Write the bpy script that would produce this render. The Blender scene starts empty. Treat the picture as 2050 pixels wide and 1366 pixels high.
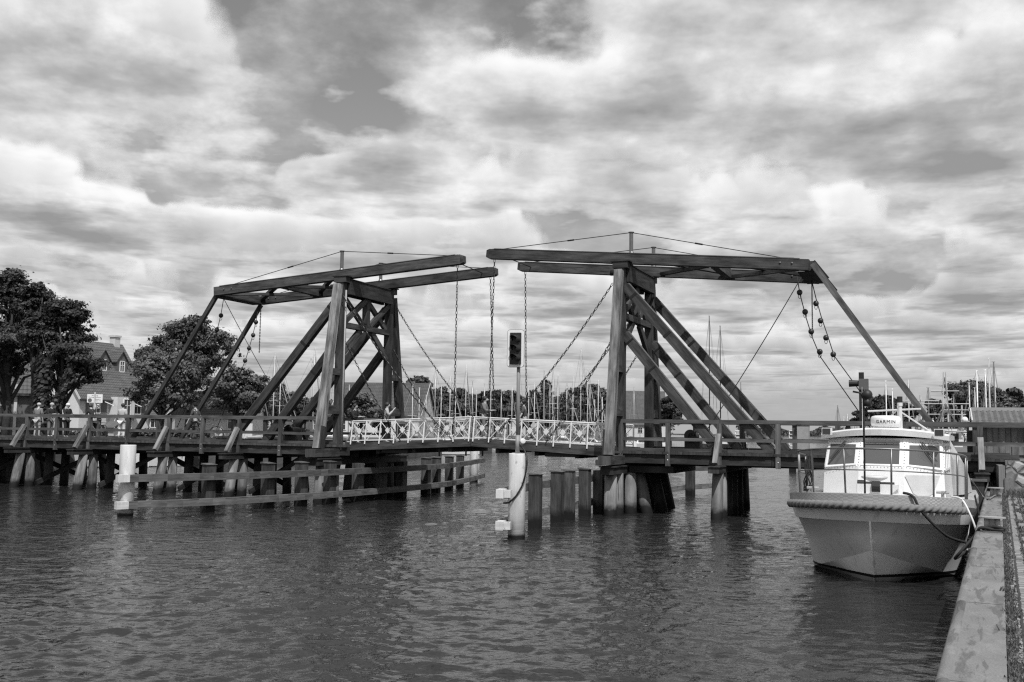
import bpy, bmesh, math, random
from mathutils import Vector, Matrix, Quaternion
import numpy as np
rnd = random.Random(7)
R = math.radians
scene = bpy.context.scene
COL = scene.collection
V = Vector
Z = V((0, 0, 1))

# ------------------------------------------------------------------ camera
FPX, CX, CY, CZ = 2020.0, 1025.0, 683.0, 2.9
PITCH, ROLL = math.atan(178.5 / FPX), math.atan(0.0137)
_r0 = V((1, 0, 0)); FWD = V((0, math.cos(PITCH), math.sin(PITCH))); _u0 = V((0, -math.sin(PITCH), math.cos(PITCH)))
CR = _r0 * math.cos(ROLL) + _u0 * math.sin(ROLL)
CU = -_r0 * math.sin(ROLL) + _u0 * math.cos(ROLL)
CAM = V((0, 0, CZ))
cam = bpy.data.cameras.new('camera'); cam_o = bpy.data.objects.new('camera', cam); COL.objects.link(cam_o)
cam.sensor_width = 36.0; cam.lens = FPX / 2050 * 36.0; cam.clip_start = 0.1; cam.clip_end = 6000
m = Matrix((CR, CU, -FWD)).transposed().to_4x4(); m.translation = CAM
cam_o.matrix_world = m
scene.camera = cam_o

def at(px, d, z):
    """ground plan position seen in photo column px at forward distance d, height z"""
    py = 861.6 + 0.0137 * (px - CX) - (z - CZ) * FPX / d
    r = FWD * FPX + CR * (px - CX) + CU * (CY - py)
    return CAM + r * (d / r.dot(FWD) )
def zat(px, py, d):
    """height of a point seen at (px,py) standing at forward distance d"""
    r = FWD * FPX + CR * (px - CX) + CU * (CY - py)
    return (CAM + r * (d / r.y)).z
def xyat(px, d):
    r = FWD * FPX + CR * (px - CX) + CU * (CY - 861.6 - 0.0137 * (px - CX))
    p = CAM + r * (d / r.y)
    return p.x, p.y

# ------------------------------------------------------------------ bridge frame
O = V((4.05897, 36.16437, 0)); BU = V((0.922432, -0.38616, 0)); BV = V((0.38616, 0.922432, 0))
UJ = -6.13
def W(u, v, z): return O + BU * u + BV * v + Z * z
# ------------------------------------------------------------------ mesh builder
class MB:
    def __init__(s): s.v = []; s.f = []; s.uv = []
    def quad(s, pts, uvs=None):
        i = len(s.v); s.v += [V(p) for p in pts]; s.f.append(tuple(range(i, i + len(pts))))
        if uvs is None:
            a, b = V(pts[0]), V(pts[1]); L = (b - a).length; H = (V(pts[-1]) - a).length
            uvs = [(0, 0), (L, 0), (L, H), (0, H)] if len(pts) == 4 else [(0, 0)] * len(pts)
        s.uv.append(uvs); return s
    def hexa(s, a, b):
        """box between end quads a (4 pts) and b (4 pts), grain along a->b"""
        a = [V(p) for p in a]; b = [V(p) for p in b]; L = ((sum(b, V((0,0,0))) - sum(a, V((0,0,0)))) / 4).length
        if (a[1] - a[0]).cross(a[3] - a[0]).dot(sum(b, V((0,0,0))) - sum(a, V((0,0,0)))) > 0:
            a = [a[0], a[3], a[2], a[1]]; b = [b[0], b[3], b[2], b[1]]
        i = len(s.v); s.v += a + b; o = 0.0; u0 = rnd.random() * 7
        s.f.append((i, i+1, i+2, i+3)); s.uv.append([(u0 + 9, 0), (u0 + 9, .2), (u0 + 9.1, .2), (u0 + 9.1, 0)])
        s.f.append((i+7, i+6, i+5, i+4)); s.uv.append([(u0 + 9, 0), (u0 + 9, .2), (u0 + 9.1, .2), (u0 + 9.1, 0)])
        for k in range(4):
            k2 = (k + 1) % 4; w = (a[k2] - a[k]).length
            s.f.append((i+k, i+4+k, i+4+k2, i+k2)); s.uv.append([(u0, o), (u0 + L, o), (u0 + L, o + w), (u0, o + w)]); o += w
        return s
    def beam(s, p0, p1, w, h, side=None, w2=None, h2=None):
        """w along the horizontal side direction, h across it"""
        p0, p1 = V(p0), V(p1); d = (p1 - p0).normalized()
        if side is None:
            side = d.cross(Z)
            if side.length < 1e-3: side = BU.copy()
        side = (V(side) - d * V(side).dot(d)).normalized(); up = side.cross(d).normalized()
        w2 = w if w2 is None else w2; h2 = h if h2 is None else h2
        q = lambda p, w, h: [p - side*w/2 - up*h/2, p + side*w/2 - up*h/2, p + side*w/2 + up*h/2, p - side*w/2 + up*h/2]
        return s.hexa(q(p0, w, h), q(p1, w2, h2))
    def box(s, c, sx, sy, sz, ax=None):
        c = V(c); ax = V(ax) if ax is not None else V((1, 0, 0))
        return s.beam(c - ax * sx / 2, c + ax * sx / 2, sy, sz)
    def bridge(s, u0, u1, v0, v1, z0, z1):
        """axis aligned box in bridge coordinates, grain along the longest side"""
        lu, lv, lz = abs(u1-u0), abs(v1-v0), abs(z1-z0); um, vm, zm = (u0+u1)/2, (v0+v1)/2, (z0+z1)/2
        if lu >= lv and lu >= lz: return s.beam(W(u0, vm, zm), W(u1, vm, zm), lv, lz, BV)
        if lv >= lz: return s.beam(W(um, v0, zm), W(um, v1, zm), lu, lz, BU)
        return s.beam(W(um, vm, z0), W(um, vm, z1), lu, lv, BU)
    def tube(s, pts, r, n=6, closed=False, caps=True, rr=None):
        pts = [V(p) for p in pts]; N = len(pts); base = len(s.v); up = None; L = 0.0
        for k, p in enumerate(pts):
            a = pts[(k - 1) % N] if (closed or k > 0) else p; b = pts[(k + 1) % N] if (closed or k < N - 1) else p
            d = (b - a).normalized() if (b - a).length > 1e-9 else Z
            if up is None: up = d.orthogonal().normalized()
            up = up - d * up.dot(d)
            up = up.normalized() if up.length > 1e-6 else d.orthogonal().normalized()
            sd = d.cross(up); rad = rr[k] if rr else r
            for j in range(n):
                t = 2 * math.pi * j / n; s.v.append(p + up * math.cos(t) * rad + sd * math.sin(t) * rad)
        for k in range(N if closed else N - 1):
            k2 = (k + 1) % N; l = (pts[k2] - pts[k]).length
            for j in range(n):
                j2 = (j + 1) % n
                s.f.append((base+k*n+j, base+k*n+j2, base+k2*n+j2, base+k2*n+j)); c = 2*math.pi*r/n
                s.uv.append([(L, j*c), (L, (j+1)*c), (L+l, (j+1)*c), (L+l, j*c)])
            L += l
        if caps and not closed:
            for k, fl in ((0, True), (N-1, False)):
                idx = [base+k*n+j for j in range(n)]
                if fl: idx.reverse()
                s.f.append(tuple(idx)); s.uv.append([(0, 0)] * n)
        return s
    def cyl(s, p0, p1, r, n=12, r2=None): return s.tube([p0, p1], r, n, rr=[r, r if r2 is None else r2])
    def lathe(s, c, prof, n=16, axis=None):
        """prof: list of (radius, height) along axis from c"""
        ax = V(axis).normalized() if axis is not None else Z
        e1 = ax.orthogonal().normalized(); e2 = ax.cross(e1); c = V(c); b = len(s.v)
        for r, h in prof:
            for j in range(n):
                t = 2*math.pi*j/n; s.v.append(c + ax*h + (e1*math.cos(t) + e2*math.sin(t))*r)
        for k in range(len(prof)-1):
            for j in range(n):
                j2 = (j+1) % n; s.f.append((b+k*n+j, b+k*n+j2, b+(k+1)*n+j2, b+(k+1)*n+j))
                s.uv.append([(prof[k][1], j*.05), (prof[k][1], j*.05+.05), (prof[k+1][1], j*.05+.05), (prof[k+1][1], j*.05)])
        s.f.append(tuple(b+j for j in reversed(range(n)))); s.uv.append([(0,0)]*n)
        s.f.append(tuple(b+(len(prof)-1)*n+j for j in range(n))); s.uv.append([(0,0)]*n)
        return s
    def ball(s, c, r, n=8, sq=(1,1,1)):
        c = V(c); b = len(s.v); m_ = n
        for i in range(m_ + 1):
            ph = math.pi * i / m_
            for j in range(n):
                t = 2*math.pi*j/n
                s.v.append(c + V((math.sin(ph)*math.cos(t)*sq[0], math.sin(ph)*math.sin(t)*sq[1], math.cos(ph)*sq[2]))*r)
        for i in range(m_):
            for j in range(n):
                j2 = (j+1) % n; s.f.append((b+i*n+j, b+(i+1)*n+j, b+(i+1)*n+j2, b+i*n+j2)); s.uv.append([(0,0)]*4)
        return s
    def loft(s, rows, closed=False):
        """rows: lists of points of equal length; faces between neighbouring rows"""
        b = len(s.v); n = len(rows[0])
        for r_ in rows: s.v += [V(p) for p in r_]
        for i in range(len(rows)-1):
            for j in range(n if closed else n-1):
                j2 = (j+1) % n
                s.f.append((b+i*n+j, b+i*n+j2, b+(i+1)*n+j2, b+(i+1)*n+j)); s.uv.append([(j*.2, i*.2), (j*.2+.2, i*.2), (j*.2+.2, i*.2+.2), (j*.2, i*.2+.2)])
        return s
    def prism(s, poly, vec):
        """closed solid: polygon pts extruded by vec"""
        poly = [V(p) for p in poly]; vec = V(vec); n = len(poly); i = len(s.v)
        s.v += poly + [p + vec for p in poly]
        s.f.append(tuple(range(i+n-1, i-1, -1))); s.f.append(tuple(range(i+n, i+2*n))); 
        e = (poly[1]-poly[0]).normalized(); nn = e.cross(vec).normalized() if vec.length else Z
        g = vec.normalized().cross(e)
        u_ = [((p-poly[0]).dot(e), (p-poly[0]).dot(g)) for p in poly]
        s.uv.append(list(reversed(u_))); s.uv.append(u_)
        L = 0
        for k in range(n):
            k2 = (k+1) % n; w = (poly[k2]-poly[k]).length
            s.f.append((i+k, i+k2, i+n+k2, i+n+k)); s.uv.append([(L, 0), (L+w, 0), (L+w, vec.length), (L, vec.length)]); L += w
        return s
    def build(s, name, mat, parent=None, smooth=False, kind=None, merge=False, normals=True):
        off = wpos(parent) if parent else V((0, 0, 0))
        me = bpy.data.meshes.new(name)
        me.from_pydata([tuple(p - off) for p in s.v], [], s.f)
        uvl = me.uv_layers.new(name='UVMap'); flat = [c for fu in s.uv for p in fu for c in p]
        uvl.data.foreach_set('uv', flat)
        me.materials.append(mat)
        if merge or normals:
            bm = bmesh.new(); bm.from_mesh(me)
            if merge: bmesh.ops.remove_doubles(bm, verts=bm.verts, dist=1e-4)
            if normals: bmesh.ops.recalc_face_normals(bm, faces=bm.faces)
            bm.to_mesh(me); bm.free()
        if smooth:
            me.polygons.foreach_set('use_smooth', [True] * len(me.polygons))
        o = bpy.data.objects.new(name, me); COL.objects.link(o)
        if parent: o.parent = parent
        if kind: o['kind'] = kind
        return o
def wpos(o):
    p = V((0, 0, 0))
    while o is not None: p += o.location; o = o.parent
    return p
def tag(o, label, cat, group=None):
    o['label'] = label; o['category'] = cat
    if group: o['group'] = group
    return o
def thing(name, loc, label, cat, group=None):
    o = bpy.data.objects.new(name, None); COL.objects.link(o); o.location = loc; o.empty_display_size = .2
    return tag(o, label, cat, group)
def copy_tree(o, parent=None):
    c = o.copy(); COL.objects.link(c); c.parent = parent
    for ch in o.children: copy_tree(ch, c)
    return c
# ------------------------------------------------------------------ materials (the photograph is black and white)
def newmat(name):
    m_ = bpy.data.materials.new(name); m_.use_nodes = True; nt = m_.node_tree
    b = nt.nodes['Principled BSDF']; return m_, nt, b
def N(nt, t, **kw):
    n = nt.nodes.new(t)
    for k, v in kw.items():
        if k in n.inputs: n.inputs[k].default_value = v
        else: setattr(n, k, v)
    return n
def ramp(nt, fac, stops):
    r = nt.nodes.new('ShaderNodeValToRGB'); e = r.color_ramp.elements
    while len(e) < len(stops): e.new(.5)
    for i, (p, g) in enumerate(stops): e[i].position = p; e[i].color = (g, g, g, 1)
    nt.links.new(fac, r.inputs[0]); return r.outputs[0]
def math_(nt, op, a, b=None, c=None, clamp=False):
    n = nt.nodes.new('ShaderNodeMath'); n.operation = op; n.use_clamp = clamp
    for i, x in enumerate((a, b, c)):
        if x is None: continue
        if isinstance(x, (int, float)): n.inputs[i].default_value = x
        else: nt.links.new(x, n.inputs[i])
    return n.outputs[0]
def mix(nt, fac, a, b, mode='MIX'):
    n = nt.nodes.new('ShaderNodeMix'); n.data_type = 'RGBA'; n.blend_type = mode
    for i, x in ((0, fac), (6, a), (7, b)):
        if isinstance(x, (int, float)): n.inputs[i].default_value = x if i == 0 else (x, x, x, 1)
        else: nt.links.new(x, n.inputs[i])
    return n.outputs[2]
def noise(nt, vec, scale, detail=4, rough=.55, dist=0):
    n = N(nt, 'ShaderNodeTexNoise', Scale=scale, Detail=detail, Roughness=rough, Distortion=dist)
    if vec is not None: nt.links.new(vec, n.inputs['Vector'])
    return n.outputs['Fac']
def vmap(nt, vec, scale=(1,1,1), loc=None):
    n = nt.nodes.new('ShaderNodeMapping'); n.inputs['Scale'].default_value = scale; nt.links.new(vec, n.inputs['Vector'])
    if loc is not None: nt.links.new(loc, n.inputs['Location'])
    return n.outputs[0]
def bump(nt, b, h, strength=.3, dist=.02):
    n = N(nt, 'ShaderNodeBump', Strength=strength, Distance=dist); nt.links.new(h, n.inputs['Height']); nt.links.new(n.outputs[0], b.inputs['Normal'])
def rand_vec(nt):
    oi = nt.nodes.new('ShaderNodeObjectInfo'); c = nt.nodes.new('ShaderNodeCombineXYZ')
    r = oi.outputs['Random']
    nt.links.new(math_(nt, 'MULTIPLY', r, 37.0), c.inputs[0]); nt.links.new(math_(nt, 'MULTIPLY', r, 91.0), c.inputs[1]); return c.outputs[0], r

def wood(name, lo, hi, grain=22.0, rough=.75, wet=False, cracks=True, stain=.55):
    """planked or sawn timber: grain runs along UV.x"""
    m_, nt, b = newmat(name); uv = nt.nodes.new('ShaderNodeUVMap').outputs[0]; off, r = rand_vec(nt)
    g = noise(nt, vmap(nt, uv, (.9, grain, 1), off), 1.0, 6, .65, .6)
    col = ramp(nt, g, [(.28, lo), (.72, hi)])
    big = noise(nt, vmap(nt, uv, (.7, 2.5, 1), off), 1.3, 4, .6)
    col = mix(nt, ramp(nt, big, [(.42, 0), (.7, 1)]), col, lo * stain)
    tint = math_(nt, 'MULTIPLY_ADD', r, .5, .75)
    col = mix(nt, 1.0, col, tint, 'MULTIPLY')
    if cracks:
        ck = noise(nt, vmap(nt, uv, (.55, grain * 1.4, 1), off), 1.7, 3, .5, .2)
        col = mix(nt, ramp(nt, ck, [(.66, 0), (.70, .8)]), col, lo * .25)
    if wet:
        ge = nt.nodes.new('ShaderNodeNewGeometry'); sp = nt.nodes.new('ShaderNodeSeparateXYZ'); nt.links.new(ge.outputs['Position'], sp.inputs[0])
        wn = noise(nt, ge.outputs['Position'], 5.0, 4)
        hgt = math_(nt, 'ADD', sp.outputs[2], math_(nt, 'MULTIPLY', wn, -.30))
        col = mix(nt, ramp(nt, hgt, [(.06, 1), (.26, 0)]), col, .012)
    nt.links.new(col, b.inputs['Base Color']); b.inputs['Roughness'].default_value = rough
    b.inputs['Specular IOR Level'].default_value = .3
    bump(nt, b, g, .5, .012)
    return m_
def plain(name, g, rough=.5, metal=0.0, var=.12, scale=3.0, bmp=0.0, stain=None, coat=0.0):
    """painted or metal surface with slight tone variation and optional grime"""
    m_, nt, b = newmat(name); tc = nt.nodes.new('ShaderNodeTexCoord').outputs['Object']; off, r = rand_vec(nt)
    n1 = noise(nt, vmap(nt, tc, (1, 1, 1), off), scale, 5, .6)
    col = ramp(nt, n1, [(.3, g * (1 - var)), (.7, min(g * (1 + var), .95))])
    if stain is not None:
        n2 = noise(nt, vmap(nt, tc, (1, 1, .25), off), scale * 2.2, 6, .7)
        col = mix(nt, ramp(nt, n2, [(.55, 0), (.72, .75)]), col, stain)
    nt.links.new(col, b.inputs['Base Color']); b.inputs['Roughness'].default_value = rough; b.inputs['Metallic'].default_value = metal
    if coat: b.inputs['Coat Weight'].default_value = coat; b.inputs['Coat Roughness'].default_value = .1
    if bmp: bump(nt, b, noise(nt, tc, scale * 6, 5), bmp, .02)
    return m_
def glass(name, g=.05, rough=.05):
    m_, nt, b = newmat(name); b.inputs['Base Color'].default_value = (g, g, g, 1); b.inputs['Roughness'].default_value = rough
    b.inputs['Specular IOR Level'].default_value = .6; return m_
def tiles(name, lo, hi, row=.33, coln=.24):
    """pantile roof: rows across UV.y, columns across UV.x"""
    m_, nt, b = newmat(name); uv = nt.nodes.new('ShaderNodeUVMap').outputs[0]
    sp = nt.nodes.new('ShaderNodeSeparateXYZ'); nt.links.new(uv, sp.inputs[0])
    fy = math_(nt, 'FRACT', math_(nt, 'DIVIDE', sp.outputs[1], row)); fx = math_(nt, 'FRACT', math_(nt, 'DIVIDE', sp.outputs[0], coln))
    wv = math_(nt, 'SINE', math_(nt, 'MULTIPLY', fx, math.pi))
    n1 = noise(nt, uv, 1.1, 5, .6); n2 = noise(nt, uv, 6.0, 2)
    col = ramp(nt, math_(nt, 'ADD', math_(nt, 'MULTIPLY', n1, .6), math_(nt, 'MULTIPLY', n2, .4)), [(.3, lo), (.7, hi)])
    gap = ramp(nt, fy, [(.0, 1), (.13, 1), (.2, 0)])
    col = mix(nt, math_(nt, 'MULTIPLY', gap, .75), col, lo * .2)
    nt.links.new(col, b.inputs['Base Color']); b.inputs['Roughness'].default_value = .8
    bump(nt, b, math_(nt, 'ADD', wv, math_(nt, 'MULTIPLY', fy, -1.0)), .8, .06)
    return m_
def leaf(name, lo, hi):
    m_, nt, b = newmat(name); at_ = nt.nodes.new('ShaderNodeAttribute'); at_.attribute_name = 'tone'; at_.attribute_type = 'GEOMETRY'
    col = ramp(nt, at_.outputs['Fac'], [(0, lo), (1, hi)])
    nt.links.new(col, b.inputs['Base Color']); b.inputs['Roughness'].default_value = .55; b.inputs['Specular IOR Level'].default_value = .25
    tr = N(nt, 'ShaderNodeBsdfTranslucent'); nt.links.new(col, tr.inputs[0]); ms = nt.nodes.new('ShaderNodeMixShader'); ms.inputs[0].default_value = .25
    out = nt.nodes['Material Output']; nt.links.new(b.outputs[0], ms.inputs[1]); nt.links.new(tr.outputs[0], ms.inputs[2]); nt.links.new(ms.outputs[0], out.inputs[0])
    return m_

M = {}
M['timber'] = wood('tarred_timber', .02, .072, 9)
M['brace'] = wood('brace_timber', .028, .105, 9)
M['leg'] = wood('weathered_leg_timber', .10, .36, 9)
M['post'] = wood('railing_timber', .05, .155, 10)
M['rail'] = wood('handrail_timber', .075, .165, 14, .6)
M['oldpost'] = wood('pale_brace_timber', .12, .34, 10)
M['beam'] = wood('balance_beam_timber', .03, .13, 8)
M['deck'] = wood('deck_timber', .035, .10, 9)
M['pile'] = wood('pile_timber', .08, .25, 9, wet=True)
M['pilesmooth'] = wood('round_pile_timber', .12, .24, 6, wet=True, stain=.7)
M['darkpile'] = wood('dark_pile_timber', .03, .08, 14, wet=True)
M['fender'] = wood('fender_timber', .04, .125, 9, wet=True)
M['fendrail'] = wood('fender_rail_timber', .09, .20, 14)
M['grassblade'] = leaf('grass_blades', .06, .20)
M['iron'] = plain('black_iron', .03, .45, .6)
M['ironball'] = plain('dark_painted_iron', .035, .4, .2)
M['steel'] = plain('galvanised_steel', .40, .4, .5)
M['dsteel'] = plain('dull_steel_tube', .17, .4, .6)
M['whiterail'] = plain('white_rail_paint', .72, .5)
M['polegrey'] = plain('grey_pole_paint', .24, .5)
M['white'] = plain('white_paint', .78, .35, var=.05)
M['whiteboat'] = plain('white_boat_paint', .8, .3, var=.04, coat=.3)
M['black'] = plain('black_plastic', .014, .55)
M['grey'] = plain('grey_paint', .32, .5)
M['lgrey'] = plain('light_grey_paint', .55, .5)
M['dgrey'] = plain('dark_grey_paint', .11, .5)
M['canvas'] = plain('grey_canvas', .40, .9, var=.15, bmp=.2)
M['glass'] = glass('dark_glass', .04)
M['boatglass'] = glass('boat_window_glass', .10, .03)
M['bark'] = plain('tree_bark', .05, .9, var=.4, scale=5, bmp=.6)
M['plaster'] = plain('pale_plaster', .62, .85, var=.06, scale=1.2)
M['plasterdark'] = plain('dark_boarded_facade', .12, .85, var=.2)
M['roofdark'] = tiles('dark_pantiles', .045, .11)
M['roofmid'] = tiles('mid_pantiles', .06, .14)
M['roofshed'] = tiles('shed_pantiles', .16, .27, .34, .3)
M['boards'] = wood('shed_boards', .16, .30, 8)
M['leafdark'] = leaf('dark_leaves', .018, .115)
M['leafmid'] = leaf('mid_leaves', .03, .17)
M['leaflight'] = leaf('pale_leaves', .06, .24)
M['leaffar'] = leaf('far_leaves', .05, .13)
M['rope'] = plain('pale_rope', .18, .9, var=.2, scale=20)
M['blackrope'] = plain('black_rope', .02, .8)
M['whiterope'] = plain('white_rope', .7, .8)
M['skin'] = plain('skin', .42, .55)
M['hair'] = plain('dark_hair', .03, .6)
M['cloth_black'] = plain('black_cloth', .02, .9)
M['cloth_dark'] = plain('dark_cloth', .07, .9)
M['cloth_mid'] = plain('grey_cloth', .18, .9)
M['cloth_light'] = plain('pale_cloth', .42, .9)
M['cloth_white'] = plain('white_cloth', .72, .9)

def white_pile():
    m_, nt, b = newmat('white_pile_paint'); g = nt.nodes.new('ShaderNodeNewGeometry'); pos = g.outputs['Position']
    sp = nt.nodes.new('ShaderNodeSeparateXYZ'); nt.links.new(pos, sp.inputs[0])
    n1 = noise(nt, vmap(nt, pos, (6, 6, .8)), 1.0, 6, .65); n2 = noise(nt, vmap(nt, pos, (4, 4, 2.2)), 1.3, 5, .7)
    col = ramp(nt, n1, [(.3, .52), (.65, .72)])
    col = mix(nt, ramp(nt, n2, [(.60, 0), (.70, .8)]), col, .10)
    rings = noise(nt, vmap(nt, pos, (1, 1, 16)), 1.0, 2)
    low = ramp(nt, sp.outputs[2], [(.0, 1), (.62, 0)])
    col = mix(nt, math_(nt, 'MULTIPLY', low, ramp(nt, rings, [(.42, 0), (.62, .6)])), col, .22)
    hgt = math_(nt, 'ADD', sp.outputs[2], math_(nt, 'MULTIPLY', n2, -.10))
    col = mix(nt, ramp(nt, math_(nt, 'MULTIPLY', hgt, 1.0), [(.02, 1), (.10, 0)]), col, .04)
    nt.links.new(col, b.inputs['Base Color']); b.inputs['Roughness'].default_value = .55
    return m_
M['whitepile'] = white_pile()

def water_mat():
    m_, nt, b = newmat('harbour_water'); g = nt.nodes.new('ShaderNodeNewGeometry'); pos = g.outputs['Position']
    b.inputs['Base Color'].default_value = (.018, .018, .018, 1); b.inputs['Roughness'].default_value = .04; b.inputs['IOR'].default_value = 1.33
    b.inputs['Specular IOR Level'].default_value = .5
    patch = noise(nt, vmap(nt, pos, (.06, .11, 1)), 1.0, 3)
    w1 = noise(nt, vmap(nt, pos, (.75, 1.3, 1)), 1.0, 2, .5)
    w2 = noise(nt, vmap(nt, pos, (2.6, 4.4, 1)), 1.0, 3, .55, .3)
    w3 = noise(nt, vmap(nt, pos, (8, 12, 1)), 1.0, 3, .6)
    calm = ramp(nt, patch, [(.35, .45), (.62, 1.0)])
    far = nt.nodes.new('ShaderNodeVectorMath'); far.operation = 'LENGTH'; nt.links.new(pos, far.inputs[0])
    ff = ramp(nt, math_(nt, 'DIVIDE', far.outputs['Value'], 120.0), [(.04, .10), (.28, 1)])
    h = math_(nt, 'MULTIPLY', math_(nt, 'ADD', math_(nt, 'MULTIPLY', w1, .35), math_(nt, 'MULTIPLY', w2, .50)), ff)
    h = math_(nt, 'ADD', h, math_(nt, 'MULTIPLY', math_(nt, 'MULTIPLY', w3, .06), calm))
    bump(nt, b, h, 1.0, .12)
    return m_
M['water'] = water_mat()

def concrete():
    m_, nt, b = newmat('quay_concrete'); uv = nt.nodes.new('ShaderNodeUVMap').outputs[0]
    n1 = noise(nt, vmap(nt, uv, (.7, .7, 1)), 1.2, 6, .65); n2 = noise(nt, vmap(nt, uv, (.9, 7, 1)), 1.0, 5, .6, .5); n3 = noise(nt, uv, 60, 3)
    col = ramp(nt, n1, [(.3, .10), (.7, .23)])
    col = mix(nt, ramp(nt, n2, [(.53, 0), (.58, .85)]), col, .06)
    n4 = noise(nt, vmap(nt, uv, (1.6, 3.5, 1)), 1.3, 7, .7)
    col = mix(nt, ramp(nt, n4, [(.54, 0), (.62, .5)]), col, .24)
    col = mix(nt, .25, col, ramp(nt, n3, [(.3, .09), (.7, .33)]))
    nt.links.new(col, b.inputs['Base Color']); b.inputs['Roughness'].default_value = .85; bump(nt, b, math_(nt, 'ADD', n1, n3), .35, .01)
    return m_
M['concrete'] = concrete()
def setts():
    """small stone setts with grass in the joints"""
    m_, nt, b = newmat('stone_setts'); uv = nt.nodes.new('ShaderNodeUVMap').outputs[0]
    br = N(nt, 'ShaderNodeTexBrick', Scale=1.0); br.offset = .5
    for k, v in (('Mortar Size', .018), ('Brick Width', .19), ('Row Height', .125), ('Bias', 0.0), ('Mortar Smooth', .4)): br.inputs[k].default_value = v
    br.inputs['Color1'].default_value = (.30, .30, .30, 1); br.inputs['Color2'].default_value = (.19, .19, .19, 1); br.inputs['Mortar'].default_value = (.035, .035, .035, 1)
    dn = N(nt, 'ShaderNodeTexNoise', Scale=9.0, Detail=3.0); nt.links.new(uv, dn.inputs['Vector'])
    vm = nt.nodes.new('ShaderNodeMix'); vm.data_type = 'RGBA'; vm.blend_type = 'LINEAR_LIGHT'; vm.inputs[0].default_value = .022
    nt.links.new(uv, vm.inputs[6]); nt.links.new(dn.outputs['Color'], vm.inputs[7]); nt.links.new(vm.outputs[2], br.inputs['Vector'])
    n1 = noise(nt, uv, 3, 6, .65)
    col = mix(nt, .55, br.outputs['Color'], ramp(nt, n1, [(.3, .10), (.7, .38)]), 'MULTIPLY')
    col = mix(nt, 1.0, col, 1.6, 'MULTIPLY')
    n2 = noise(nt, vmap(nt, uv, (.6, 1.2, 1)), 1.4, 5, .7)
    col = mix(nt, math_(nt, 'MULTIPLY', ramp(nt, n2, [(.56, 0), (.66, .7)]), 1.0), col, .05)
    nt.links.new(col, b.inputs['Base Color']); b.inputs['Roughness'].default_value = .9
    bump(nt, b, math_(nt, 'ADD', math_(nt, 'MULTIPLY', br.outputs['Fac'], -1.0), math_(nt, 'MULTIPLY', n1, .4)), .6, .02)
    return m_
M['setts'] = setts()
def fieldstone():
    m_, nt, b = newmat('fieldstone_masonry'); uv = nt.nodes.new('ShaderNodeUVMap').outputs[0]
    vo = N(nt, 'ShaderNodeTexVoronoi', Scale=3.2, Randomness=.9); vo.feature = 'F1'; nt.links.new(uv, vo.inputs['Vector'])
    ve = N(nt, 'ShaderNodeTexVoronoi', Scale=3.2, Randomness=.9); ve.feature = 'DISTANCE_TO_EDGE'; nt.links.new(uv, ve.inputs['Vector'])
    bw = nt.nodes.new('ShaderNodeRGBToBW'); nt.links.new(vo.outputs['Color'], bw.inputs[0])
    n1 = noise(nt, uv, 7, 5, .65)
    st = ramp(nt, math_(nt, 'ADD', math_(nt, 'MULTIPLY', bw.outputs[0], .7), math_(nt, 'MULTIPLY', n1, .4)), [(.25, .12), (.75, .42)])
    edge = ramp(nt, ve.outputs['Distance'], [(.04, 1), (.11, 0)])
    col = mix(nt, edge, st, ramp(nt, n1, [(.3, .09), (.7, .17)]))
    nt.links.new(col, b.inputs['Base Color']); b.inputs['Roughness'].default_value = .9
    bump(nt, b, math_(nt, 'ADD', ramp(nt, ve.outputs['Distance'], [(.0, 0), (.2, 1)]), math_(nt, 'MULTIPLY', n1, .3)), .8, .06)
    return m_
M['fieldstone'] = fieldstone()
def ground(name, lo, hi, sc):
    m_, nt, b = newmat(name); g = nt.nodes.new('ShaderNodeNewGeometry').outputs['Position']
    n1 = noise(nt, g, sc, 6, .65); nt.links.new(ramp(nt, n1, [(.3, lo), (.7, hi)]), b.inputs['Base Color']); b.inputs['Roughness'].default_value = .95
    bump(nt, b, noise(nt, g, sc * 8, 4), .5, .05); return m_
M['bank'] = ground('grassy_bank', .04, .12, .5)
M['roadm'] = ground('asphalt_road', .09, .16, 1.5)
M['chequer'] = plain('chequer_plate', .5, .35, .6, .15, 4)
def chequer():
    m_, nt, b = newmat('chequer_plate_steel'); uv = nt.nodes.new('ShaderNodeUVMap').outputs[0]
    wv = N(nt, 'ShaderNodeTexChecker', Scale=26.0); wv.inputs['Color1'].default_value = (.30,)*3 + (1,); wv.inputs['Color2'].default_value = (.42,)*3 + (1,)
    nt.links.new(uv, wv.inputs['Vector']); n1 = noise(nt, uv, 3, 5)
    nt.links.new(mix(nt, .5, wv.outputs['Color'], ramp(nt, n1, [(.3, .26), (.7, .55)])), b.inputs['Base Color']); b.inputs['Metallic'].default_value = .15; b.inputs['Roughness'].default_value = .4
    bump(nt, b, wv.outputs['Fac'], .5, .01); return m_
M['chequer'] = chequer()
def hull_mat():
    m_, nt, b = newmat('hull_paint'); g = nt.nodes.new('ShaderNodeNewGeometry').outputs['Position']; sp = nt.nodes.new('ShaderNodeSeparateXYZ'); nt.links.new(g, sp.inputs[0])
    n1 = noise(nt, g, 1.6, 5, .6); n2 = noise(nt, vmap(nt, g, (3, 3, .7)), 2.0, 6, .7)
    col = ramp(nt, n1, [(.3, .78), (.7, .85)])
    col = mix(nt, ramp(nt, n2, [(.57, 0), (.74, .6)]), col, .26)
    col = mix(nt, ramp(nt, sp.outputs[2], [(.135, 1), (.14, 0)]), col, .015)
    col = mix(nt, ramp(nt, sp.outputs[2], [(.075, 1), (.08, 0)]), col, .30)
    nt.links.new(col, b.inputs['Base Color']); b.inputs['Roughness'].default_value = .4
    return m_
M['hull'] = hull_mat()
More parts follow.
